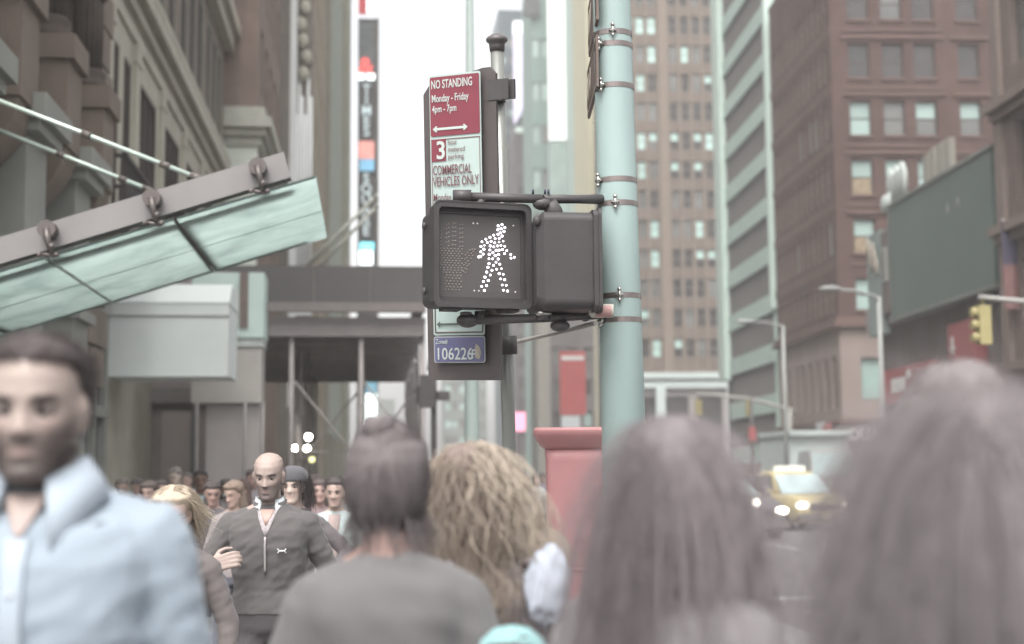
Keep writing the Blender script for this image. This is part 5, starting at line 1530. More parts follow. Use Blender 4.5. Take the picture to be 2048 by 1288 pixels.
ARM_DOWN = lambda s, f=0.0: ((s * .245, -.02 + f * .5, 1.14), (s * .26, .05 + f, .90))
class Person: pass
def person(name_label, loc, heading, H=1.75, skin=(196, 160, 146), top=None, bottom=None, female=False, arms=None, hand_pose=None, turn=0, tilt=0, roll=0,
           stride=.16, voxel=.0105, sleeve=1.0, top_puff=.012, hair=None, paint=None, wr=(.006, 9), lean=.02, build=1.0, eyes=True, top_name='shirt', group=None, neck=0.0):
    P = Person()
    t = thing('person', name_label, 'person', loc, heading, group)
    P.root = t
    s = H / (1.75 - neck)
    P.s = s
    def v(*p): return Vector(p) * s
    sw = (.178 if not female else .155) * build ** .5
    arms = arms or {}
    # ---- torso rows (z, cx, cy, rx, ry)
    b = build
    hip = .168 if not female else .172
    wst = .143 if not female else .122
    ch = .165 if not female else .145
    rows = [(.80, 0, 0, .12 * b, .09), (.86, 0, -.005, hip * b, .115 * b), (.94, 0, -.005, (hip - .003) * b, .118 * b), (1.06, 0, .0, wst * b, .102 * b), (1.16, 0, .005, (wst + .012) * b, .108 * b), (1.28, 0, .008, ch * b, .118 * b), (1.36, 0, 0, (ch + .012) * b, .112 * b), (1.42, 0, -.008, ch * b, .088 * b), (1.46, 0, -.014, .10 * b, .068), (1.485, 0, -.016, .066, .056)]
    ln = lambda z: lean * (z - .9)
    rows = [(z * s, cx * s, (cy + ln(z)) * s, rx * s, ry * s) for z, cx, cy, rx, ry in rows]
    hc = v(0, .022 + ln(1.63), 1.632 - neck)
    HM = Matrix.Translation(hc) @ Matrix.Rotation(rad(turn), 4, 'Z') @ Matrix.Rotation(rad(tilt), 4, 'X') @ Matrix.Rotation(rad(roll), 4, 'Y') @ Matrix.Scale(s * (.97 if female else 1.0), 4)
    P.HM, P.rows = HM, rows
    body = MB(); cloth = MB(); legs = MB()
    ell(body, rows)
    pf = top_puff * s
    ell(cloth, [(z + (pf * .3 if i == len(rows) - 1 else 0), cx, cy, rx + pf * (1 if i < 8 else .5), ry + pf * (1 if i < 8 else .5)) for i, (z, cx, cy, rx, ry) in enumerate(rows) if i > (0 if top_name in ('shirt', 'coat') else 1)])
    capsule(body, hc + v(0, -.030, -.02), .054 * s, v(0, -.012 + ln(1.45), 1.44), .062 * s, 16)
    head_mesh(body, HM)
    for sd_ in (-1, 1):
        sh = v(sd_ * sw, -.008 + ln(1.39), 1.385)
        tz0, tz1 = v(sd_ * .03, -.022 + ln(1.47), 1.475), v(sd_ * sw * .86, -.016 + ln(1.40), 1.405)
        capsule(body, tz0, .042 * s, tz1, .043 * s, 12); capsule(cloth, tz0 - v(0, 0, .012), .046 * s, tz1, (.043 + .8 * top_puff) * s, 12)
        el, wr_ = arms.get(sd_, ARM_DOWN(sd_))
        el, wr_ = v(*el), v(*wr_)
        k = .9 if female else 1.0
        capsule(body, sh, .053 * s * k * b ** .7, el, .041 * s * k, 14)
        capsule(body, el, .041 * s * k, wr_, .028 * s * k, 14)
        capsule(cloth, sh, (.054 * k * b ** .7 + .9 * top_puff) * s, el, (.046 * k + .8 * top_puff) * s, 14)
        e2 = el + (wr_ - el) * max(0, min(1, (sleeve - .5) * 2))
        if sleeve > .55:
            capsule(cloth, el, (.046 * k + .8 * top_puff) * s, e2, (.034 * k + .8 * top_puff) * s, 14)
        hp = (hand_pose or {}).get(sd_)
        dd = (wr_ - el).normalized()
        if hp: hand(body, wr_ + dd * .01 * s, hp[0], hp[1], hp[2], hp[3], s * k * (hp[4] if len(hp) > 4 else 1))
        else: hand(body, wr_ + dd * .01 * s, dd + Vector((0, .1, 0)), (-sd_, .15, 0), sd_ * -1 if False else sd_, .45, s * k)
        # legs
        f = stride * sd_
        hp_, kn, an = v(sd_ * .085, 0, .90), v(sd_ * .095, f * .7 + .03, .49), v(sd_ * .095, f * 1.15 - .02, .085)
        capsule(body, hp_, .078 * s * b, kn, .055 * s, 14); capsule(body, kn, .055 * s, an, .038 * s, 14)
        capsule(legs, hp_, .092 * s * b, kn, .072 * s, 14); capsule(legs, kn, .072 * s, an, .06 * s, 14)
        P.__dict__['ank%d' % sd_] = an
    ell(legs, [(.80 * s, 0, 0, .14 * s * b, .11 * s), (.86 * s, 0, 0, (hip + .006) * s * b, .122 * s * b), (.98 * s, 0, 0, (hip + .002) * s * b, .119 * s * b), (1.03 * s, 0, .0, (wst + .006) * s * b, .108 * s * b)])
    me = remesh(body, voxel * s, 2)
    # paint the skin
    base = [ALB * x for x in S(*skin)]
    inv_ = HM.inverted()
    at_ = me.color_attributes.new('paint', 'FLOAT_COLOR', 'POINT')
    cols = []
    for q in me.vertices:
        p = inv_ @ q.co
        c = list(base[:3])
        if abs(p.z) < .14 and abs(p.x) < .1 and abs(p.y) < .13:
            ax = abs(p.x)
            if p.y > .04:
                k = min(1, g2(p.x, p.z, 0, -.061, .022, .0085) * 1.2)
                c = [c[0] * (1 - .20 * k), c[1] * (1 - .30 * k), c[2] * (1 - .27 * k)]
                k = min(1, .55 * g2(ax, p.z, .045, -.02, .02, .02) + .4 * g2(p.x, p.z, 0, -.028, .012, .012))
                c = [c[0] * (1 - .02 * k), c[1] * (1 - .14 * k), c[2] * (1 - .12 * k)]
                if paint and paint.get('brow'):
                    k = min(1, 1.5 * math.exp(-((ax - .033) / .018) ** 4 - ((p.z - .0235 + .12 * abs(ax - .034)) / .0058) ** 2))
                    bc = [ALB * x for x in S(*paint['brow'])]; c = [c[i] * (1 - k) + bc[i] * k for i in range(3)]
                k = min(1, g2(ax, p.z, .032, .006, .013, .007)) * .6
                c = [c[i] * (1 - k * .65) for i in range(3)]  # shade of the eye sockets painted into the skin
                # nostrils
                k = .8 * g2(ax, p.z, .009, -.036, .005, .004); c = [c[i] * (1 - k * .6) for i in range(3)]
            if paint and paint.get('beard'):
                bc = [ALB * x for x in S(*paint['beard'])]; am = paint.get('amount', .8)
                lowz = -.038 - .02 * max(0, (ax - .03) / .04) * -1.6
                k = 1 / (1 + math.exp((p.z - lowz) / .006))
                if p.y < -.005: k *= 0
                if p.y < .02: k *= max(0, (p.y + .005) / .025)
                k *= 1 - min(1, 1.4 * g2(p.x, p.z, 0, -.061, .02, .008))
                if p.z < -.122: k *= .6
                k = max(k, .95 * min(1, g2(p.x, p.z, 0, -.046, .026, .007) * 1.3) if p.y > .05 else 0)
                c = [c[i] * (1 - k * am) + bc[i] * k * am for i in range(3)]
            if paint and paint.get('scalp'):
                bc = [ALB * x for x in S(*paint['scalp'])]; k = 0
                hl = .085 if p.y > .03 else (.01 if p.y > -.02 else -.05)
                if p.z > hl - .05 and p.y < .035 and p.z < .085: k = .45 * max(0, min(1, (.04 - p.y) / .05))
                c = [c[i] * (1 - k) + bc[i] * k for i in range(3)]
        cols += [c[0], c[1], c[2], 1.0]
    at_.data.foreach_set('color', cols)
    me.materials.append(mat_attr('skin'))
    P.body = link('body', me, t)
    if eyes:
        for sd_ in (-1, 1):
            e = MB(HM); e.ball((sd_ * .0315, .0625, .0045), .0118, 14, 10)
            eo = e.build('eye', mat('eye_white', (136, 124, 120), .5, 0), t)
            i = MB(HM); i.ball((sd_ * .0315, .0712, .002), (.0062, .0042, .0062), 10, 6); i.build('iris', mat('iris_dark', (66, 54, 50), .5, 0), eo)
            l = MB(HM); l.ball((sd_ * .0315, .0622, .0105), (.0142, .0126, .0095), 14, 10); l.ball((sd_ * .0315, .0615, -.0045), (.0135, .0120, .0070), 14, 10); l.build('eyelid', mat('lid_%d_%d_%d' % skin, tuple(int(c * .9) for c in skin), .6, .05), eo)
    if top:
        cm = remesh(cloth, voxel * 1.15 * s, 3, top_name)
        wrinkle(cm, wr[0] * s, wr[1] / s, H * 7)
        cm.materials.append(top)
        P.top = link(top_name, cm, t)
    if bottom:
        lm = remesh(legs, max(.014, voxel * 1.4) * s, 3, 'trousers')
        wrinkle(lm, .006, 8, H)
        lm.materials.append(bottom)
        link('trousers', lm, t)
    for sd_ in (-1, 1):
        a = P.__dict__['ank%d' % sd_]
        mb = MB(); mb.ball(a + v(0, .06, -.045), (.045 * s, .125 * s, .04 * s), 14, 8); capsule(mb, a + v(0, 0, .01), .045 * s, a + v(0, 0, -.04), .045 * s, 12)
        mb.build('shoe', mat('dark_shoe', (60, 56, 56), .6, .1), t)
    return P

def hairline(p, front=.078, back=-.075, side=.0):
    """height of the hair edge at a head point"""
    t = max(0, min(1, (.055 - p.y) / .13)); t = t * t * (3 - 2 * t)
    h = front * (1 - t) + back * t
    return h
def hair_shell(P, m, th=.012, front=.075, back=-.08, noise_amp=.004, fr=40, seed=0, name='hair', zmax_puff=1.0):
    n, k = 64, 48
    mb = MB(); rings = []
    for i in range(k + 1):
        z = -.11 + .231 * i / k
        ring = []
        for j in range(n):
            a = 2 * math.pi * j / n
            p = head_point(a, z, 0, False)
            w = max(0, min(1, (z - hairline(p, front, back)) / .022))
            nrm = Vector((p.x / .0055, (p.y) / .009, z / .0135)).normalized()
            ns = noise.noise(p * fr + Vector((seed, 0, 0)))
            ring.append(P.HM @ (p + nrm * (-.006 + w * (th + .006 + noise_amp * ns) * (1 + (zmax_puff - 1) * max(0, z / .12)))))
        rings.append(ring)
    mb.loft(rings)
    return mb.build(name, m, P.root)
def strands(P, m, n=900, length=.35, seed=1, front=.07, back=-.07, gravity=1.0, wind=(0, 0, 0), curl=0.0, cf=60, lift=.3, spread=.12, r=.0016, steps=14, radius=1.0, name='hair_strands', part_x=0.0, shoulder=True, sel=None, parent=None, frizz=.0, sidev=1.0):
    rr = random.Random(seed)
    mb = MB(); s = P.s
    inv_ = P.HM.inverted()
    G = Vector((0, 0, -1)); wv = Vector(wind)
    made = 0; tries = 0
    while made < n and tries < n * 12:
        tries += 1
        a = rr.uniform(0, 2 * math.pi); z = -.09 + .209 * math.sqrt(rr.random()) if rr.random() < .45 else (.1195 - .05 * rr.random() ** 1.5 if rr.random() < .5 else rr.uniform(-.08, .12))
        p = head_point(a, z, .004, False)
        if z < hairline(p, front, back) + .004: continue
        if sel and not sel(p): continue
        made += 1
        if radius > 1.01: p = Vector((p.x * radius, (p.y + .004) * radius - .004, p.z * (radius if p.z > 0 else 1)))
        nrm = Vector((p.x / .0055, p.y / .009, z / .0135)).normalized()
        vel = nrm * lift + Vector((math.copysign(.4, p.x - part_x) * max(0, z / .12), -.35 * max(0, z / .12), 0)) * sidev + Vector((rr.gauss(0, spread), rr.gauss(0, spread), rr.gauss(0, spread)))
        L = length * rr.uniform(.75, 1.08); dl = L / steps
        pts = [p.copy()]; q = p.copy(); ph = rr.uniform(0, 6.28); tw = rr.choice((-1, 1)); am = rr.uniform(.6, 1.3)
        for k in range(steps):
            vel = (vel + G * gravity * .35 + wv * .3 * (k / steps) + Vector((rr.gauss(0, frizz), rr.gauss(0, frizz), rr.gauss(0, frizz)))).normalized()
            q = q + vel * dl
            # stay outside the skull
            e = Vector((q.x / (.083 * radius), (q.y + .004) / (.103 * radius), q.z / (.129 * radius)))
            if q.z > -.03 or True:
                le = e.length
                if le < 1.0 and q.z > -.1:
                    e = e / max(le, 1e-4)
                    q = Vector((e.x * .083 * radius, e.y * .103 * radius - .004, e.z * .129 * radius))
            if shoulder:
                wz = (q.z + .30) / .16
                ex, ey = q.x / .235, (q.y + .03) / .14
                dd = ex * ex + ey * ey + wz * wz
                if dd < 1 and q.z < -.12:
                    f = 1 / math.sqrt(dd + 1e-4); q = Vector((q.x * (1 + (f - 1) * .12), (q.y + .03) * (1 + (f - 1) * .9) - .03, q.z))
            qq = q.copy()
            if curl:
                ang = ph + tw * cf * (k + 1) * dl
                g = curl * am * min(1, k / 4)
                qq += Vector((math.cos(ang), math.sin(ang), .4 * math.sin(ang * .7))) * g
            pts.append(qq)
        mb.tube([P.HM @ c for c in pts], [r * s * (1 - .55 * k / steps) for k in range(len(pts))], 3, True, False)
    return mb.build(name, m, parent or P.root, kind='stuff')

def cloth_mat(name, rgb, sc_=30, var=.08, rough=.9):
    return mat(name, rgb, rough, var, 4, bump=.12, bscale=sc_ * 10, spec=.15, sheen=.15)
def hair_mat(name, rgb): return mat(name, rgb, .72, .16, 60, spec=.18, stretch=(1, 1, .15))
m_jean = cloth_mat('blue_grey_jean', (104, 106, 116)); m_dkpant = cloth_mat('dark_trousers', (88, 84, 86))
def standing(px, d): 
    g = ground_at(px, d)
    return (g.x, g.y, KH if (g.y > KY + .2) else 0.0)
def Hat(px, py, d, loc):
    """height so that the top of the head reaches photo row py"""
    return at(px, py, d).z - loc[2]
FACE = math.pi

def front(P, x, z, proud=.004, puff=.016):
    """point on the chest of the clothes, unscaled body coordinates"""
    zz = z * P.s
    R = P.rows
    for i in range(len(R) - 1):
        if R[i][0] <= zz <= R[i + 1][0]:
            t = (zz - R[i][0]) / (R[i + 1][0] - R[i][0])
            q = [R[i][k] + (R[i + 1][k] - R[i][k]) * t for k in range(5)]
            break
    else: q = R[-1]
    rx, ry = q[3] / P.s + puff, q[4] / P.s + puff
    u = min(.98, abs(x) / rx)
    return (x, q[2] / P.s + ry * (1 - u ** 2.4) ** (1 / 2.4) + proud, z)
def chest_strip(P, pts, m, name, th=.003, puff=.016, proud=.004):
    """patch on the chest from rows of (z, x0, x1), following its curve"""
    mb = MB(); n = 6; rings = []
    vs, fs = [], []
    for z, x0, x1 in pts:
        for j in range(n + 1):
            vs.append(Vector(front(P, x0 + (x1 - x0) * j / n, z, proud, puff)) * P.s)
    for i in range(len(pts) - 1):
        for j in range(n):
            a = i * (n + 1) + j; fs.append((a, a + n + 1, a + n + 2, a + 1))
    k = len(vs)
    vs += [v_ - Vector((0, .012, 0)) for v_ in vs]
    fs += [tuple(reversed([q + k for q in f])) for f in list(fs)]
    rim = [j for j in range(n + 1)] + [i * (n + 1) + n for i in range(1, len(pts))] + [(len(pts) - 1) * (n + 1) + j for j in range(n - 1, -1, -1)] + [i * (n + 1) for i in range(len(pts) - 2, 0, -1)]
    for i in range(len(rim)):
        a, b_ = rim[i], rim[(i + 1) % len(rim)]; fs.append((a, b_, b_ + k, a + k))
    mb.add(vs, fs, True)
    return mb.build(name, m, P.root)
def fold_collar(P, m, r=.066, z0=1.452, h=.052, gap=.42, y=-.006, wide=.03, tip=.045, name='collar', n=40, slope=.05):
    mb = MB(); rings = []; s = P.s
    for k in range(n + 1):
        a = math.pi / 2 + gap + (2 * math.pi - 2 * gap) * k / n
        c, q = math.cos(a), math.sin(a)
        e = max(0, q) ** 2                                  # 1 towards the front
        zb = z0 - slope * e
        tp = tip * max(0, (q - .45) / .55) ** 1.5
        yy = y + .018 * e
        R = lambda rr, zz: Vector((rr * c, yy + rr * q * 1.0, zz)) * s
        rings.append([R(r, zb), R(r - .002, zb + h), R(r + .006, zb + h + .004), R(r + wide, zb - .004 - tp), R(r + wide - .005, zb - .006 - tp), R(r + .006, zb + h - .008)])
    mb.loft(rings, True, True)
    return mb.build(name, m, P.root)
def hair_mass(P, m, rows, name='hair', amp=.035, seed=0):
    mb = MB(); n = 72; rings = []
    fine = []
    for i in range(len(rows) - 1):
        for t in (0, .25, .5, .75): fine.append([rows[i][k] + (rows[i + 1][k] - rows[i][k]) * t for k in range(4)])
    fine.append(list(rows[-1]))
    for z, rx, ry, cy in reversed(fine):
        ring = []
        for j in range(n):
            a = 2 * math.pi * j / n
            w = 1 + amp * noise.noise(Vector((math.cos(a) * 5 + seed, math.sin(a) * 5, z * 5))) + amp * .6 * noise.noise(Vector((math.cos(a) * 16, math.sin(a) * 16 + seed, z * 4)))
            ring.append(P.HM @ Vector((rx * w * math.cos(a), cy + ry * w * math.sin(a), z)))
        rings.append(ring)
    mb.loft(rings)
    return mb.build(name, m, P.root)
def updo(P, m, n, bun, seed, r=.0012, name='hair_strands'):
    rr = random.Random(seed); mb = MB(); bd_ = Vector(bun); made = 0
    while made < n:
        a = rr.uniform(0, 6.283); z = rr.uniform(-.085, .115)
        p = head_point(a, z, .0, False)
        if z < hairline(p, .06, -.088): continue
        made += 1
        e0 = Vector((p.x / .083, (p.y + .004) / .103, p.z / .129)).normalized(); e1 = Vector((bd_.x / .083, (bd_.y + .004) / .103, bd_.z / .129)).normalized()
        pts = []
        lift_ = rr.uniform(1.12, 1.22)
        for k in range(9):
            t = k / 8
            e = (e0 * (1 - t) + e1 * t).normalized() * (lift_ + .04 * math.sin(t * 3.14) + (.0 if k else -.07))
            pts.append(P.HM @ Vector((e.x * .083 + rr.gauss(0, .001), e.y * .103 - .004, e.z * .129 + rr.gauss(0, .001))))
        mb.tube(pts, r * P.s, 3, True, False)
    return mb.build(name, m, P.root)

# --- man in a pale blue shirt, near left, facing us
def flap(P, pts, th, m, name='collar', parent=None):
    a = [Vector(p) * P.s for p in pts]
    n = (a[1] - a[0]).cross(a[2] - a[0]).normalized() * th
    k = len(a)
    mb = MB().add(a + [p + n for p in a], [tuple(range(k)), tuple(reversed(range(k, 2 * k)))] + [(i, (i + 1) % k, k + (i + 1) % k, k + i) for i in range(k)])
    return mb.build(name, m, parent or P.root)
def collar(P, m, r0, r1, z0, z1, gap=.5, y=-.012, th=.004, tilt=.25, name='collar', n=28):
    """standing collar round the neck open at the front"""
    mb = MB(); rings = []
    s = P.s
    for k in range(n + 1):
        a = math.pi / 2 + gap + (2 * math.pi - 2 * gap) * k / n
        c, q = math.cos(a), math.sin(a)
        dz = -tilt * max(0, q) * .06
        p0 = Vector((r0 * c, y + r0 * q, z0 + dz)) * s; p1 = Vector((r1 * c, y + r1 * q, z1 + dz * 1.5)) * s
        o = Vector((c, q, 0)) * th * s
        rings.append([p0, p0 + o, p1 + o, p1])
    mb.loft(rings, True, True)
    return mb.build(name, m, P.root)

m_shirt = cloth_mat('pale_blue_shirt', (162, 175, 187), 40, .05)
loc = standing(80, 2.62)
P1 = person('man in a pale blue shirt with short dark beard, large at the left edge', loc, FACE + rad(4) - YAW, Hat(78, 684, 2.62, loc), (180, 163, 154), m_shirt, m_jean, voxel=.0065, build=1.08, turn=0, tilt=-4, stride=.2,
            paint={'beard': (88, 79, 77), 'amount': .9, 'brow': (92, 82, 80)}, wr=(.010, 7), top_puff=.016, neck=.024)
hm = hair_mat('dark_brown_hair', (92, 84, 83))
hs = hair_shell(P1, hm, .012, .080, -.06, .004, 45)
strands(P1, hm, 2600, .028, 3, .080, -.06, .25, wind=(0, -.8, 0), lift=.28, r=.0010, steps=4, shoulder=False, spread=.25)
bs_ = strands(P1, hair_mat('dark_beard', (96, 87, 85)), 1400, .008, 4, -.2, -.2, .9, lift=.35, r=.0009, steps=3, shoulder=False, name='beard', spread=.2, sel=lambda p: p.y > .012 and (p.z < -.084 or (abs(p.x) > .034 and p.z < -.045)))
m_shirt2 = cloth_mat('pale_blue_collar', (184, 196, 208), 40, .04)
chest_strip(P1, [(1.475, -.034, .034), (1.455, -.028, .028), (1.43, -.016, .016), (1.412, -.006, .006), (1.405, -.002, .002)], mat('open_neck_skin', (180, 160, 152), .6, .08), 'neck_opening', proud=.010)
fold_collar(P1, m_shirt2, .074, 1.470, .062, .42, wide=.052, tip=.075, y=.004, slope=.045)
chest_strip(P1, [(1.405 - .04 * k, -.017, .017) for k in range(10)], m_shirt2, 'placket', proud=.007)
for k in range(4): MB().ball(Vector(front(P1, 0, 1.32 - .09 * k, .010)) * P1.s, (.006, .002, .006), 8, 4).build('button', mat('button', (222, 224, 230), .3), P1.root)
for sd_ in (-1, 1):
    chest_strip(P1, [(1.425 + .004 * k, sd_ * (.11 + .01 * k), sd_ * (.114 + .01 * k)) for k in range(2)], m_shirt2, 'shoulder_seam')

# --- balding man with a beard in a dark quarter-zip, walking towards us
m_fl = cloth_mat('charcoal_fleece', (106, 102, 101), 60, .06)
loc = standing(540, 6.9)
P3 = person('balding bearded man in a charcoal quarter zip with one hand raised', loc, FACE + rad(2) - YAW, Hat(538, 907, 6.9, loc), (184, 165, 156), m_fl, m_dkpant, voxel=.0055, build=1.14, turn=-6, tilt=-12, stride=.2,
            arms={1: ((.335, .05, 1.13), (.25, .25, 1.19)), -1: ((-.30, -.05, 1.15), (-.28, .08, .93))},
            hand_pose={1: ((-.9, .2, .3), (-.15, -1, -.2), 1, .62, 1.06)}, paint={'beard': (104, 93, 90), 'amount': .8, 'brow': (100, 89, 86), 'scalp': (128, 114, 108)}, wr=(.008, 8), top_name='fleece')
strands(P3, hair_mat('grey_stubble', (110, 98, 94)), 500, .01, 7, .13, -.07, .2, lift=.8, r=.0008, steps=3, shoulder=False, sel=lambda p: p.y < .02 and p.z < .07)
m_wc = cloth_mat('white_collar', (214, 220, 222), 40, .04)
collar(P3, m_wc, .064, .070, 1.45, 1.532, .5, name='shirt_collar')
collar(P3, m_fl, .072, .080, 1.43, 1.515, .62, th=.008, name='fleece_collar')
chest_strip(P3, [(1.46, -.052, .052), (1.42, -.04, .04), (1.37, -.02, .02), (1.33, -.002, .002)], mat('patterned_shirt', (178, 168, 170), .8, .3, 60), 'shirt_front', proud=.003)
chest_strip(P3, [(1.465, -.036, .036), (1.43, -.024, .024), (1.385, -.002, .002)], mat('bare_neck', (190, 158, 146), .6, .06), 'bare_neck', proud=.006)
fold_collar(P3, m_wc, .066, 1.468, .055, .55, wide=.022, tip=.04, name='shirt_collar')
zp = [(1.33 - .02 * k, -.005, .005) for k in range(10)]
chest_strip(P3, zp, mat('zip_grey', (168, 162, 160), .4, .1), 'zip', proud=.006)
lg = MB()
for cz, sg_ in ((1.262, 1), (1.256, -1)):
    pts = [Vector(front(P3, -.085 + .021 * math.cos(rad(15 + 150 * k / 8)), cz + sg_ * (.013 - .018 * math.sin(rad(15 + 150 * k / 8))), .010)) * P3.s for k in range(9)]
    lg.tube(pts, .0034 * P3.s, 6)
lg.build('chest_emblem', mat('emblem_white', (232, 232, 230), .6, 0), P3.root)

# --- blonde woman with sunglasses
m_blk_c = cloth_mat('dark_grey_top', (120, 112, 110))
loc = standing(352, 6.0)
P2 = person('blonde woman in sunglasses with windblown hair behind the blue shirt', loc, FACE + rad(2) - YAW, Hat(352, 978, 6.0, loc), (206, 180, 168), m_blk_c, m_dkpant, female=True, voxel=.0075, turn=0, tilt=-16, stride=.14, paint={'brow': (150, 126, 100)})
hb_ = hair_mat('blonde_hair', (204, 186, 164))
hair_shell(P2, hb_, .02, .066, -.1, .008, 26)
strands(P2, hb_, 1300, .17, 21, .065, -.08, .8, wind=(-.35, -.3, .0), lift=.1, spread=.08, r=.0012, curl=.008, cf=38, sidev=.6, radius=1.14, steps=10, sel=lambda p: p.y < .035)
strands(P2, hair_mat('blonde_light', (224, 210, 186)), 40, .20, 22, .05, -.06, .8, wind=(-1.3, -.1, .5), lift=.15, spread=.06, r=.0022, curl=.01, cf=26, shoulder=False, sel=lambda p: p.x < .03 and p.y < .03)
gl_ = MB(P2.HM)
for sd_ in (-1, 1):
    gl_.ball((sd_ * .033, .094, .002), (.028, .008, .022), 14, 8)
    gl_.tube([(sd_ * .06, .088, .012), (sd_ * .078, .05, .01), (sd_ * .08, -.01, .006)], .003, 6)
gl_.tube([(-.012, .101, .008), (.012, .101, .008)], .003, 6)
gl_.build('sunglasses', mat('sunglass_brown', (112, 88, 84), .15, .05, spec=.7), P2.root)
# --- woman in a dark hat behind the balding man, arm bent
loc = standing(588, 8.6)
P4 = person('woman in a dark round cap and black top just behind the balding man', loc, FACE - YAW, Hat(588, 938, 8.6, loc), (216, 194, 182), cloth_mat('black_top', (116, 110, 112)), m_dkpant, female=True, voxel=.009, turn=-6, tilt=-4, sleeve=.78,
            arms={-1: ((-.36, -.02, 1.20), (-.30, .12, 1.02)), 1: ((.25, 0, 1.14), (.26, .06, .9))}, paint={'brow': (96, 84, 80)})
hd_ = hair_mat('dark_hair', (92, 84, 84))
hair_shell(P4, hd_, .014, .05, -.1, .004, 30)
strands(P4, hd_, 500, .24, 31, .06, -.08, .9, lift=.2, r=.0018)
ht = MB(P4.HM @ Matrix.Translation((0, -.006, .06)) @ Matrix.Rotation(rad(8), 4, 'X'))
ht.lathe([(.098, -.03), (.104, -.02), (.105, .0), (.104, .02), (.095, .045), (.075, .066), (.045, .08), (.01, .085)], 28)
ht.build('hat', cloth_mat('hat_grey', (104, 102, 106)), P4.root)
# --- man in an open white shirt
loc = standing(672, 10.2)
m_wsh = cloth_mat('white_open_shirt', (196, 212, 210), 40, .06)
P5 = person('young man with short dark hair and a white open shirt left of the bun', loc, FACE - YAW, Hat(668, 958, 10.2, loc), (196, 172, 160), m_wsh, m_jean, voxel=.009, turn=-4, tilt=-4, paint={'brow': (90, 78, 76), 'beard': (130, 112, 104), 'amount': .35}, arms={1: ((.29, -.02, 1.16), (.22, .14, .98))})
hair_shell(P5, hd_, .016, .07, -.06, .006, 40)
strands(P5, hd_, 500, .05, 41, .07, -.06, .4, lift=.7, r=.0014, steps=5, shoulder=False, spread=.3)
chest_strip(P5, [(1.46, -.05, .05), (1.40, -.048, .048), (1.30, -.04, .045), (1.15, -.03, .045), (1.0, -.03, .05)], cloth_mat('pink_tee', (180, 160, 156)), 'tee', proud=.008)
tb = MB(); tb.tube([(-.30, .05, 1.2), (-.34, .07, 1.0), (-.30, .09, .86), (-.25, .08, 1.0), (-.28, .05, 1.2)], .014, 8)
o_ = tb.build('bag_strap', mat('black_strap', (86, 82, 84), .7), P5.root)

# --- backs of the crowd in front of us
m_jk = cloth_mat('veiled_grey_jacket', (120, 117, 117), 30, .05)  # jacket tone lightened, milky veil put into the colour
loc = standing(775, 3.1)
P6 = person('person with dark hair in a bun and a grey jacket, back to us', loc, -YAW + rad(4), Hat(775, 868, 3.1, loc), (180, 148, 138), m_jk, m_dkpant, female=True, voxel=.0125, wr=(.01, 6), top_puff=.022, eyes=False, tilt=6)
hk = hair_mat('veiled_black_hair', (132, 123, 123))  # dark hair lightened by the veil painted into its colour
hair_shell(P6, hair_mat('veiled_black_hair_base', (118, 110, 110)), .024, .06, -.1, .006, 22)
updo(P6, hk, 2200, (-.02, -.05, .118), 51)
strands(P6, hk, 700, .12, 52, -.02, -.1, .9, lift=.3, r=.001, steps=8, shoulder=False, spread=.2, frizz=.08, name='neck_hair', sel=lambda p: p.z < -.03 and p.y < 0)
bun = MB(P6.HM); 
rr = random.Random(8)
for k in range(60):
    a = rr.uniform(0, 6.28); b_ = rr.uniform(-.9, 1.2); R_ = .034
    q = [Vector((-.02, -.045, .13)) + Vector((R_ * math.cos(a + j * .5) * math.cos(b_), R_ * math.sin(a + j * .5) * math.cos(b_), R_ * math.sin(b_ + j * .12))) for j in range(7)]
    bun.tube(q, .006, 5)
bun.ball((-.02, -.045, .13), .03)
bun.build('hair_bun', hk, P6.root)
strands(P6, hk, 60, .04, 53, .05, -.09, -.3, lift=.7, r=.0008, steps=6, shoulder=False, spread=.5, frizz=.12, name='flyaway_hair')

loc = standing(938, 3.65)
P7 = person('woman with long curly blonde hair and a lilac bag strap, back to us', loc, -YAW + rad(-6), Hat(945, 890, 3.65, loc), (206, 170, 154), cloth_mat('mauve_grey_top', (152, 142, 144)), m_dkpant, female=True, voxel=.0125, wr=(.008, 8), eyes=False)
hc_ = hair_mat('dark_blonde_hair', (174, 156, 142)); hc2 = hair_mat('light_blonde_hair', (198, 182, 164)); hc3 = hair_mat('brown_blonde_hair', (136, 120, 112))
hair_mass(P7, hc3, [(z_, x_ * .9, y_ * .92, c_) for z_, x_, y_, c_ in [(.128, .02, .02, -.01), (.115, .055, .062, -.008), (.09, .082, .094, -.008), (.05, .094, .106, -.01), (0, .098, .108, -.012), (-.06, .104, .1, -.02), (-.12, .112, .085, -.04), (-.19, .115, .07, -.06), (-.25, .09, .05, -.075), (-.29, .05, .03, -.08)]], seed=3, amp=.06)
hair_shell(P7, hc3, .012, .04, -.1, .008, 24)
strands(P7, hc_, 1900, .33, 61, .03, -.09, .95, lift=.08, curl=.009, cf=42, spread=.1, r=.0013, sidev=.4, steps=15, radius=1.0, frizz=.03)
strands(P7, hc2, 800, .34, 62, .03, -.09, .95, lift=.1, curl=.011, cf=48, spread=.14, r=.0013, sidev=.4, steps=15, radius=1.02, frizz=.04)
strands(P7, hc3, 800, .30, 63, .03, -.09, .95, lift=.08, curl=.009, cf=40, spread=.1, r=.0013, sidev=.4, steps=15, radius=1.0, frizz=.04)
strands(P7, hc2, 120, .36, 64, .03, -.09, .62, wind=(.7, 0, -.3), lift=.15, curl=.014, cf=40, spread=.1, r=.002, steps=15, radius=1.1, sel=lambda p: p.x > 0)
st_ = MB()
path = [(-.08, .05, 1.47), (-.06, -.09, 1.45), (.0, -.135, 1.34), (.06, -.14, 1.2), (.13, -.12, 1.05), (.18, -.06, .95)]
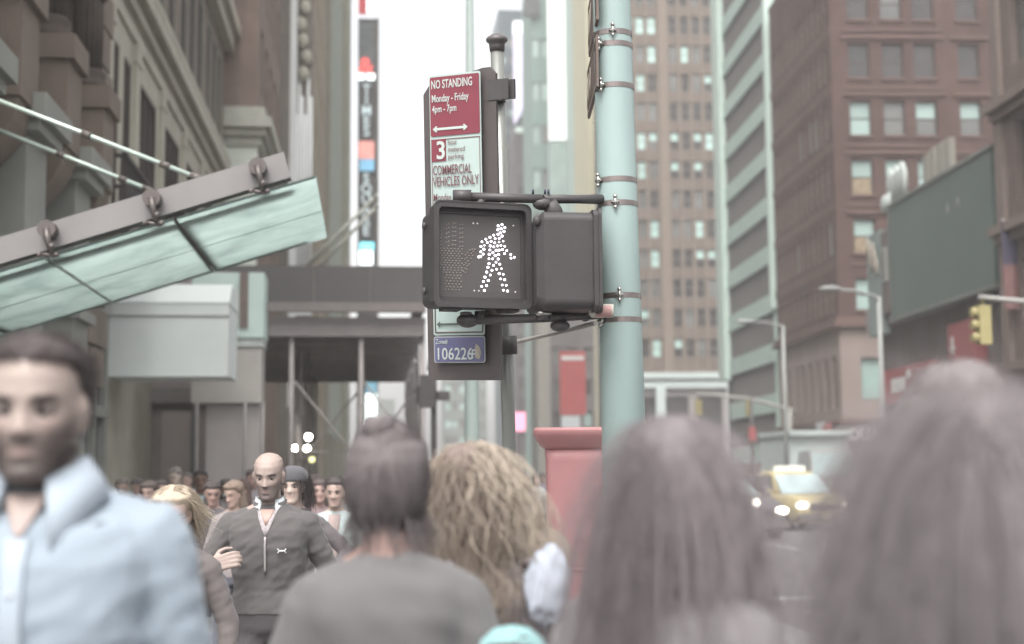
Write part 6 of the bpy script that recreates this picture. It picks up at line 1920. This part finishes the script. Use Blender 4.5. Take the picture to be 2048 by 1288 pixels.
for i in range(len(path) - 1):
    a, b_ = Vector(path[i]) * P7.s, Vector(path[i + 1]) * P7.s
    w = Vector((.026, 0, .012)); o_ = Vector((0, -.006, 0))
    st_.hexa([a - w, a + w, a + w + o_, a - w + o_, b_ - w, b_ + w, b_ + w + o_, b_ - w + o_])
st_.build('bag_strap', mat('lilac_strap', (192, 178, 186), .7, .06), P7.root)

loc = standing(1322, 2.42)
P8 = person('woman with long straight dark hair, back to us, right of the red container', loc, -YAW + rad(-42), Hat(1322, 840, 2.42, loc), (190, 158, 146), cloth_mat('veiled_grey_coat', (140, 135, 135)), m_dkpant, female=True, turn=34, voxel=.0125, wr=(.01, 6), top_puff=.02, eyes=False, top_name='coat', build=1.0)  # coat tone lightened by the milky veil in its colour
hk8 = hair_mat('veiled_long_hair', (150, 140, 142)); hk8b = hair_mat('veiled_long_hair_light', (158, 148, 150))  # dark hair with the milky veil put into its colour
LONG = [(.13, .018, .02, -.01), (.118, .05, .06, -.008), (.092, .078, .092, -.006), (.05, .090, .104, -.008), (0, .094, .106, -.012), (-.06, .098, .098, -.02), (-.12, .104, .082, -.04), (-.2, .108, .066, -.066), (-.3, .112, .055, -.085), (-.42, .118, .05, -.09), (-.54, .11, .04, -.09), (-.6, .06, .02, -.08)]
hair_mass(P8, hair_mat('veiled_long_hair_base', (130, 121, 123)), LONG, seed=1)
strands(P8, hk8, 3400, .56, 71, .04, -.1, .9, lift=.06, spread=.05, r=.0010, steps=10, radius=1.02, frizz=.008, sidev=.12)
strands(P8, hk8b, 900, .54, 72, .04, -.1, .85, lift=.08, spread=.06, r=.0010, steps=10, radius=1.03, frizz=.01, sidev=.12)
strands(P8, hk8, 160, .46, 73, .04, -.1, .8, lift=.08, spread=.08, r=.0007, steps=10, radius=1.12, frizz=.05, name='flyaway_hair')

loc = standing(1968, 1.6)
P9 = person('person with big loose dark hair, largest and nearest at lower right', loc, -YAW + rad(-12), Hat(1968, 806, 1.6, loc), (190, 160, 150), cloth_mat('veiled_pale_coat', (164, 160, 159)), m_dkpant, female=True, voxel=.0125, wr=(.01, 6), top_puff=.035, eyes=False, top_name='coat', build=1.2)  # pale coat tone includes the painted milky veil
hk9 = hair_mat('veiled_loose_hair', (162, 153, 154))  # milky veil painted into the dark hair's colour
hair_mass(P9, hair_mat('veiled_loose_hair_base', (140, 132, 133)), [(z, rx * (1.12 if z > -.1 else 1.2), ry * 1.1, cy) for z, rx, ry, cy in LONG], seed=5, amp=.06)
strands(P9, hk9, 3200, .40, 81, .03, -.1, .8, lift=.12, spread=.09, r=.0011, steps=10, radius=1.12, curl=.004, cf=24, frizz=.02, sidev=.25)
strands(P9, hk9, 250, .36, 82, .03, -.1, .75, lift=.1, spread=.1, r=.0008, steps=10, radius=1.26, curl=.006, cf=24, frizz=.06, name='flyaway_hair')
loc = standing(1935, 2.6)
P10 = person('person with short brown hair seen just over the nearest head at right', loc, -YAW, Hat(1935, 742, 2.6, loc), (190, 160, 150), cloth_mat('grey_sweater', (150, 146, 146)), m_dkpant, voxel=.011, eyes=False)
hbr = hair_mat('soft_brown_hair', (134, 126, 125))
hair_shell(P10, hbr, .022, .06, -.07, .006, 24)
strands(P10, hbr, 1400, .05, 91, .06, -.07, .5, lift=.15, r=.0018, steps=5, shoulder=False, spread=.3)

# --- someone small in a teal cap and a person in a white shirt between the heads
loc = standing(1022, 2.9)
P11 = person('child in a teal cap at the bottom edge below the curly hair', loc, -YAW, Hat(1022, 1262, 2.9, loc) , (206, 176, 160), cloth_mat('pink_top', (196, 172, 172)), m_jean, female=True, voxel=.012, eyes=False)
cp2 = MB(P11.HM @ Matrix.Translation((0, -.005, .03)))
cp2.lathe([(.088, -.02), (.098, 0), (.1, .03), (.085, .07), (.05, .1), (.01, .108)], 28); cp2.box(-.07, .07, .07, .17, -.012, .0)
cp2.build('cap', cloth_mat('teal_cap', (150, 198, 198)), P11.root)
hair_shell(P11, hd_, .012, .05, -.1, .004, 30)
loc = standing(1092, 4.1)
P12 = person('child with fair hair seen between the curly hair and the red container', loc, -YAW + rad(20), Hat(1092, 1062, 4.1, loc), (206, 176, 160), mat('white_blue_shirt', (206, 214, 226), .85, .22, 9, bump=.1, bscale=300), m_jean, female=True, voxel=.0125, eyes=False, wr=(.012, 9))
hair_shell(P12, hc_, .014, .05, -.1, .004, 30)
# --- crumpled white and blue cloth bag on the curly woman's right shoulder
bc_ = at(1094, 1172, 3.5)
bg_ = thing('cloth_bag', 'crumpled white and blue cloth bag right of the curly blonde hair', 'bag', tuple(bc_))
mb = MB(); rings = []
for i in range(22):
    ph = -math.pi / 2 + math.pi * (.03 + .94 * i / 21); ring = []
    for j in range(36):
        a = 2 * math.pi * j / 36
        q = Vector((math.cos(ph) * math.cos(a), math.cos(ph) * math.sin(a), math.sin(ph)))
        w = 1 + .22 * (1 - 2 * abs(noise.noise(Vector((q.x * 2.6 + 3, q.y * 2.6, q.z * 1.2))))) + .1 * noise.noise(q * 5)
        ring.append((q.x * .05 * w, q.y * .035 * w, q.z * .085 * w + .012 * q.x))
    rings.append(ring)
mb.loft(rings); mb.build('pouch', mat('white_blue_cloth', (206, 214, 228), .85, .2, 14, bump=.1, bscale=200), bg_)
e_ = org(P7.root) @ (Vector((.12, -.02, 1.44)) * P7.s) - bc_
MB().tube([(0, 0, .07), tuple(e_ * .5 + Vector((.01, -.02, .04))), tuple(e_)], [.012, .01, .01], 8).build('strap', mat('lilac_strap', (192, 178, 186), .7, .06), bg_)
# --- crowd further down the sidewalk
far_people = [
 (300, 13.0, 965, (140, 130, 130), (182, 156, 146), (112, 100, 96), True, 'walker with brown hair and taupe top left of the blonde woman'),
 (428, 12.2, 972, (104, 98, 100), (176, 148, 138), (84, 77, 76), False, 'walker in black between the blonde woman and the balding man'),
 (470, 11.4, 980, (162, 152, 150), (188, 162, 150), (140, 122, 108), True, 'walker with light brown hair at the shoulder of the balding man'),
 (505, 18.0, 948, (128, 122, 126), (170, 142, 132), (92, 86, 86), False, 'taller far walker rising just left of the bald head'),
 (640, 12.5, 972, (150, 128, 130), (184, 154, 144), (104, 92, 90), True, 'walker in dull rose behind the round cap'),
 (700, 14.0, 965, (136, 132, 134), (178, 150, 140), (96, 88, 88), False, 'walker in grey just left of the hair bun'),
 (376, 21.0, 950, (146, 142, 142), (172, 146, 136), (98, 92, 90), False, 'far walker between the dark suited man and the pale head'),
 (275, 20.0, 948, (120, 112, 112), (176, 150, 140), (88, 82, 82), True, 'far walker in dark clothes above the blue shirt shoulder'),
 (322, 17.0, 958, (150, 140, 138), (176, 150, 140), (100, 92, 90), False, 'far walker at the left, dark haired, just above the blonde woman'),
 (354, 18.5, 945, (170, 164, 160), (196, 180, 168), (120, 112, 108), False, 'far walker with pale head in front of the door posts'),
 (402, 15.5, 950, (112, 106, 110), (132, 104, 92), (80, 72, 72), False, 'dark suited man with a pale shirt front in the distance'),
 (455, 16.0, 975, (158, 148, 148), (186, 160, 150), (104, 98, 96), True, 'far walker with a white mask-like scarf beside the booth'),
 (487, 14.0, 968, (150, 132, 134), (180, 148, 136), (118, 98, 92), True, 'far auburn haired woman left of the balding man'),
 (632, 15.0, 960, (168, 150, 150), (190, 160, 150), (126, 112, 108), True, 'far walker between the hat and the white shirt'),
 (245, 16.0, 952, (172, 168, 166), (190, 164, 152), (128, 118, 112), False, 'far walker almost hidden by the blue shirt shoulder'),
 (1050, 26.0, 950, (124, 120, 140), (176, 150, 142), (96, 90, 90), False, 'far walker in blue grey left of the red container'),
 (1072, 28.0, 956, (178, 186, 186), (186, 160, 152), (110, 102, 100), True, 'far walker in pale top beside the red container'),
 (1040, 32.0, 958, (110, 106, 112), (180, 156, 146), (92, 86, 86), False, 'far dark walker beside the sign post'),
 (1086, 34.0, 952, (140, 130, 136), (180, 156, 146), (100, 94, 92), False, 'farthest walker against the red container edge'),
 (1500, 60.0, 940, (120, 112, 118), (176, 150, 140), (90, 84, 84), False, 'distant pedestrian crossing left of the taxi'),
 (1530, 66.0, 940, (150, 140, 150), (176, 150, 140), (90, 84, 84), True, 'distant pedestrian in mauve behind the motorcycle'),
]
for i, (px, d, py, tc_, sk, hr, fem, lab) in enumerate(far_people):
    loc = standing(px, d)
    H = max(1.48, min(1.92, Hat(px, py, d, loc) + rnd.uniform(-.13, .06)))
    q = person(lab, loc, (0 if 'sign post' in lab else FACE) - YAW + rad(rnd.uniform(-10, 10)), H, sk, cloth_mat('walker_top_%d' % i, tc_), m_dkpant if i % 2 else m_jean, female=fem, voxel=.013, eyes=False, group='walkers in the distance', paint={'brow': hr}, wr=(.006, 8), turn=rnd.uniform(-38, 38), tilt=rnd.uniform(-20, 2), stride=rnd.choice((-.18, .18)))
    hair_shell(q, hair_mat('walker_hair_%d' % i, hr), .014 if not fem else .024, .066, -.07 if not fem else -.11, .008, 30, seed=i)
    if fem: hair_mass(q, MATS['walker_hair_%d' % i], [(.1, .05, .05, -.04), (.05, .088, .08, -.035), (0, .09, .075, -.04), (-.1, .095, .06, -.05), (-.2, .09, .05, -.06), (-.26, .05, .03, -.06)], 'long_hair', seed=i)
    if 'dark suited' in lab and 'between' not in lab: chest_strip(q, [(1.46, -.05, .05), (1.35, -.04, .04), (1.2, -.02, .02)], m_wsh, 'shirt_front', proud=.01)
    if 'mask-like' in lab: 
        mk = MB(q.HM); mk.ball((0, .05, -.075), (.06, .055, .03), 14, 8); mk.build('scarf', m_wsh, q.root)
bpy.data.scenes.remove(TMP)

# ------------------------------------------------------------------ the hazy air
m_air = bpy.data.materials.new('pale_air'); m_air.use_nodes = True
nt = m_air.node_tree
for n_ in list(nt.nodes): nt.nodes.remove(n_)
o_ = nt.nodes.new('ShaderNodeOutputMaterial'); pv = nt.nodes.new('ShaderNodeVolumePrincipled')
pv.inputs['Color'].default_value = (.93, .92, .90, 1)
pv.inputs['Density'].default_value = HAZE
pv.inputs['Anisotropy'].default_value = 0.0
nt.links.new(pv.outputs[0], o_.inputs['Volume'])
hz = MB().box(-390, 430, -70, 650, -1.2, 92).build('haze', m_air)
hz['kind'] = 'stuff'
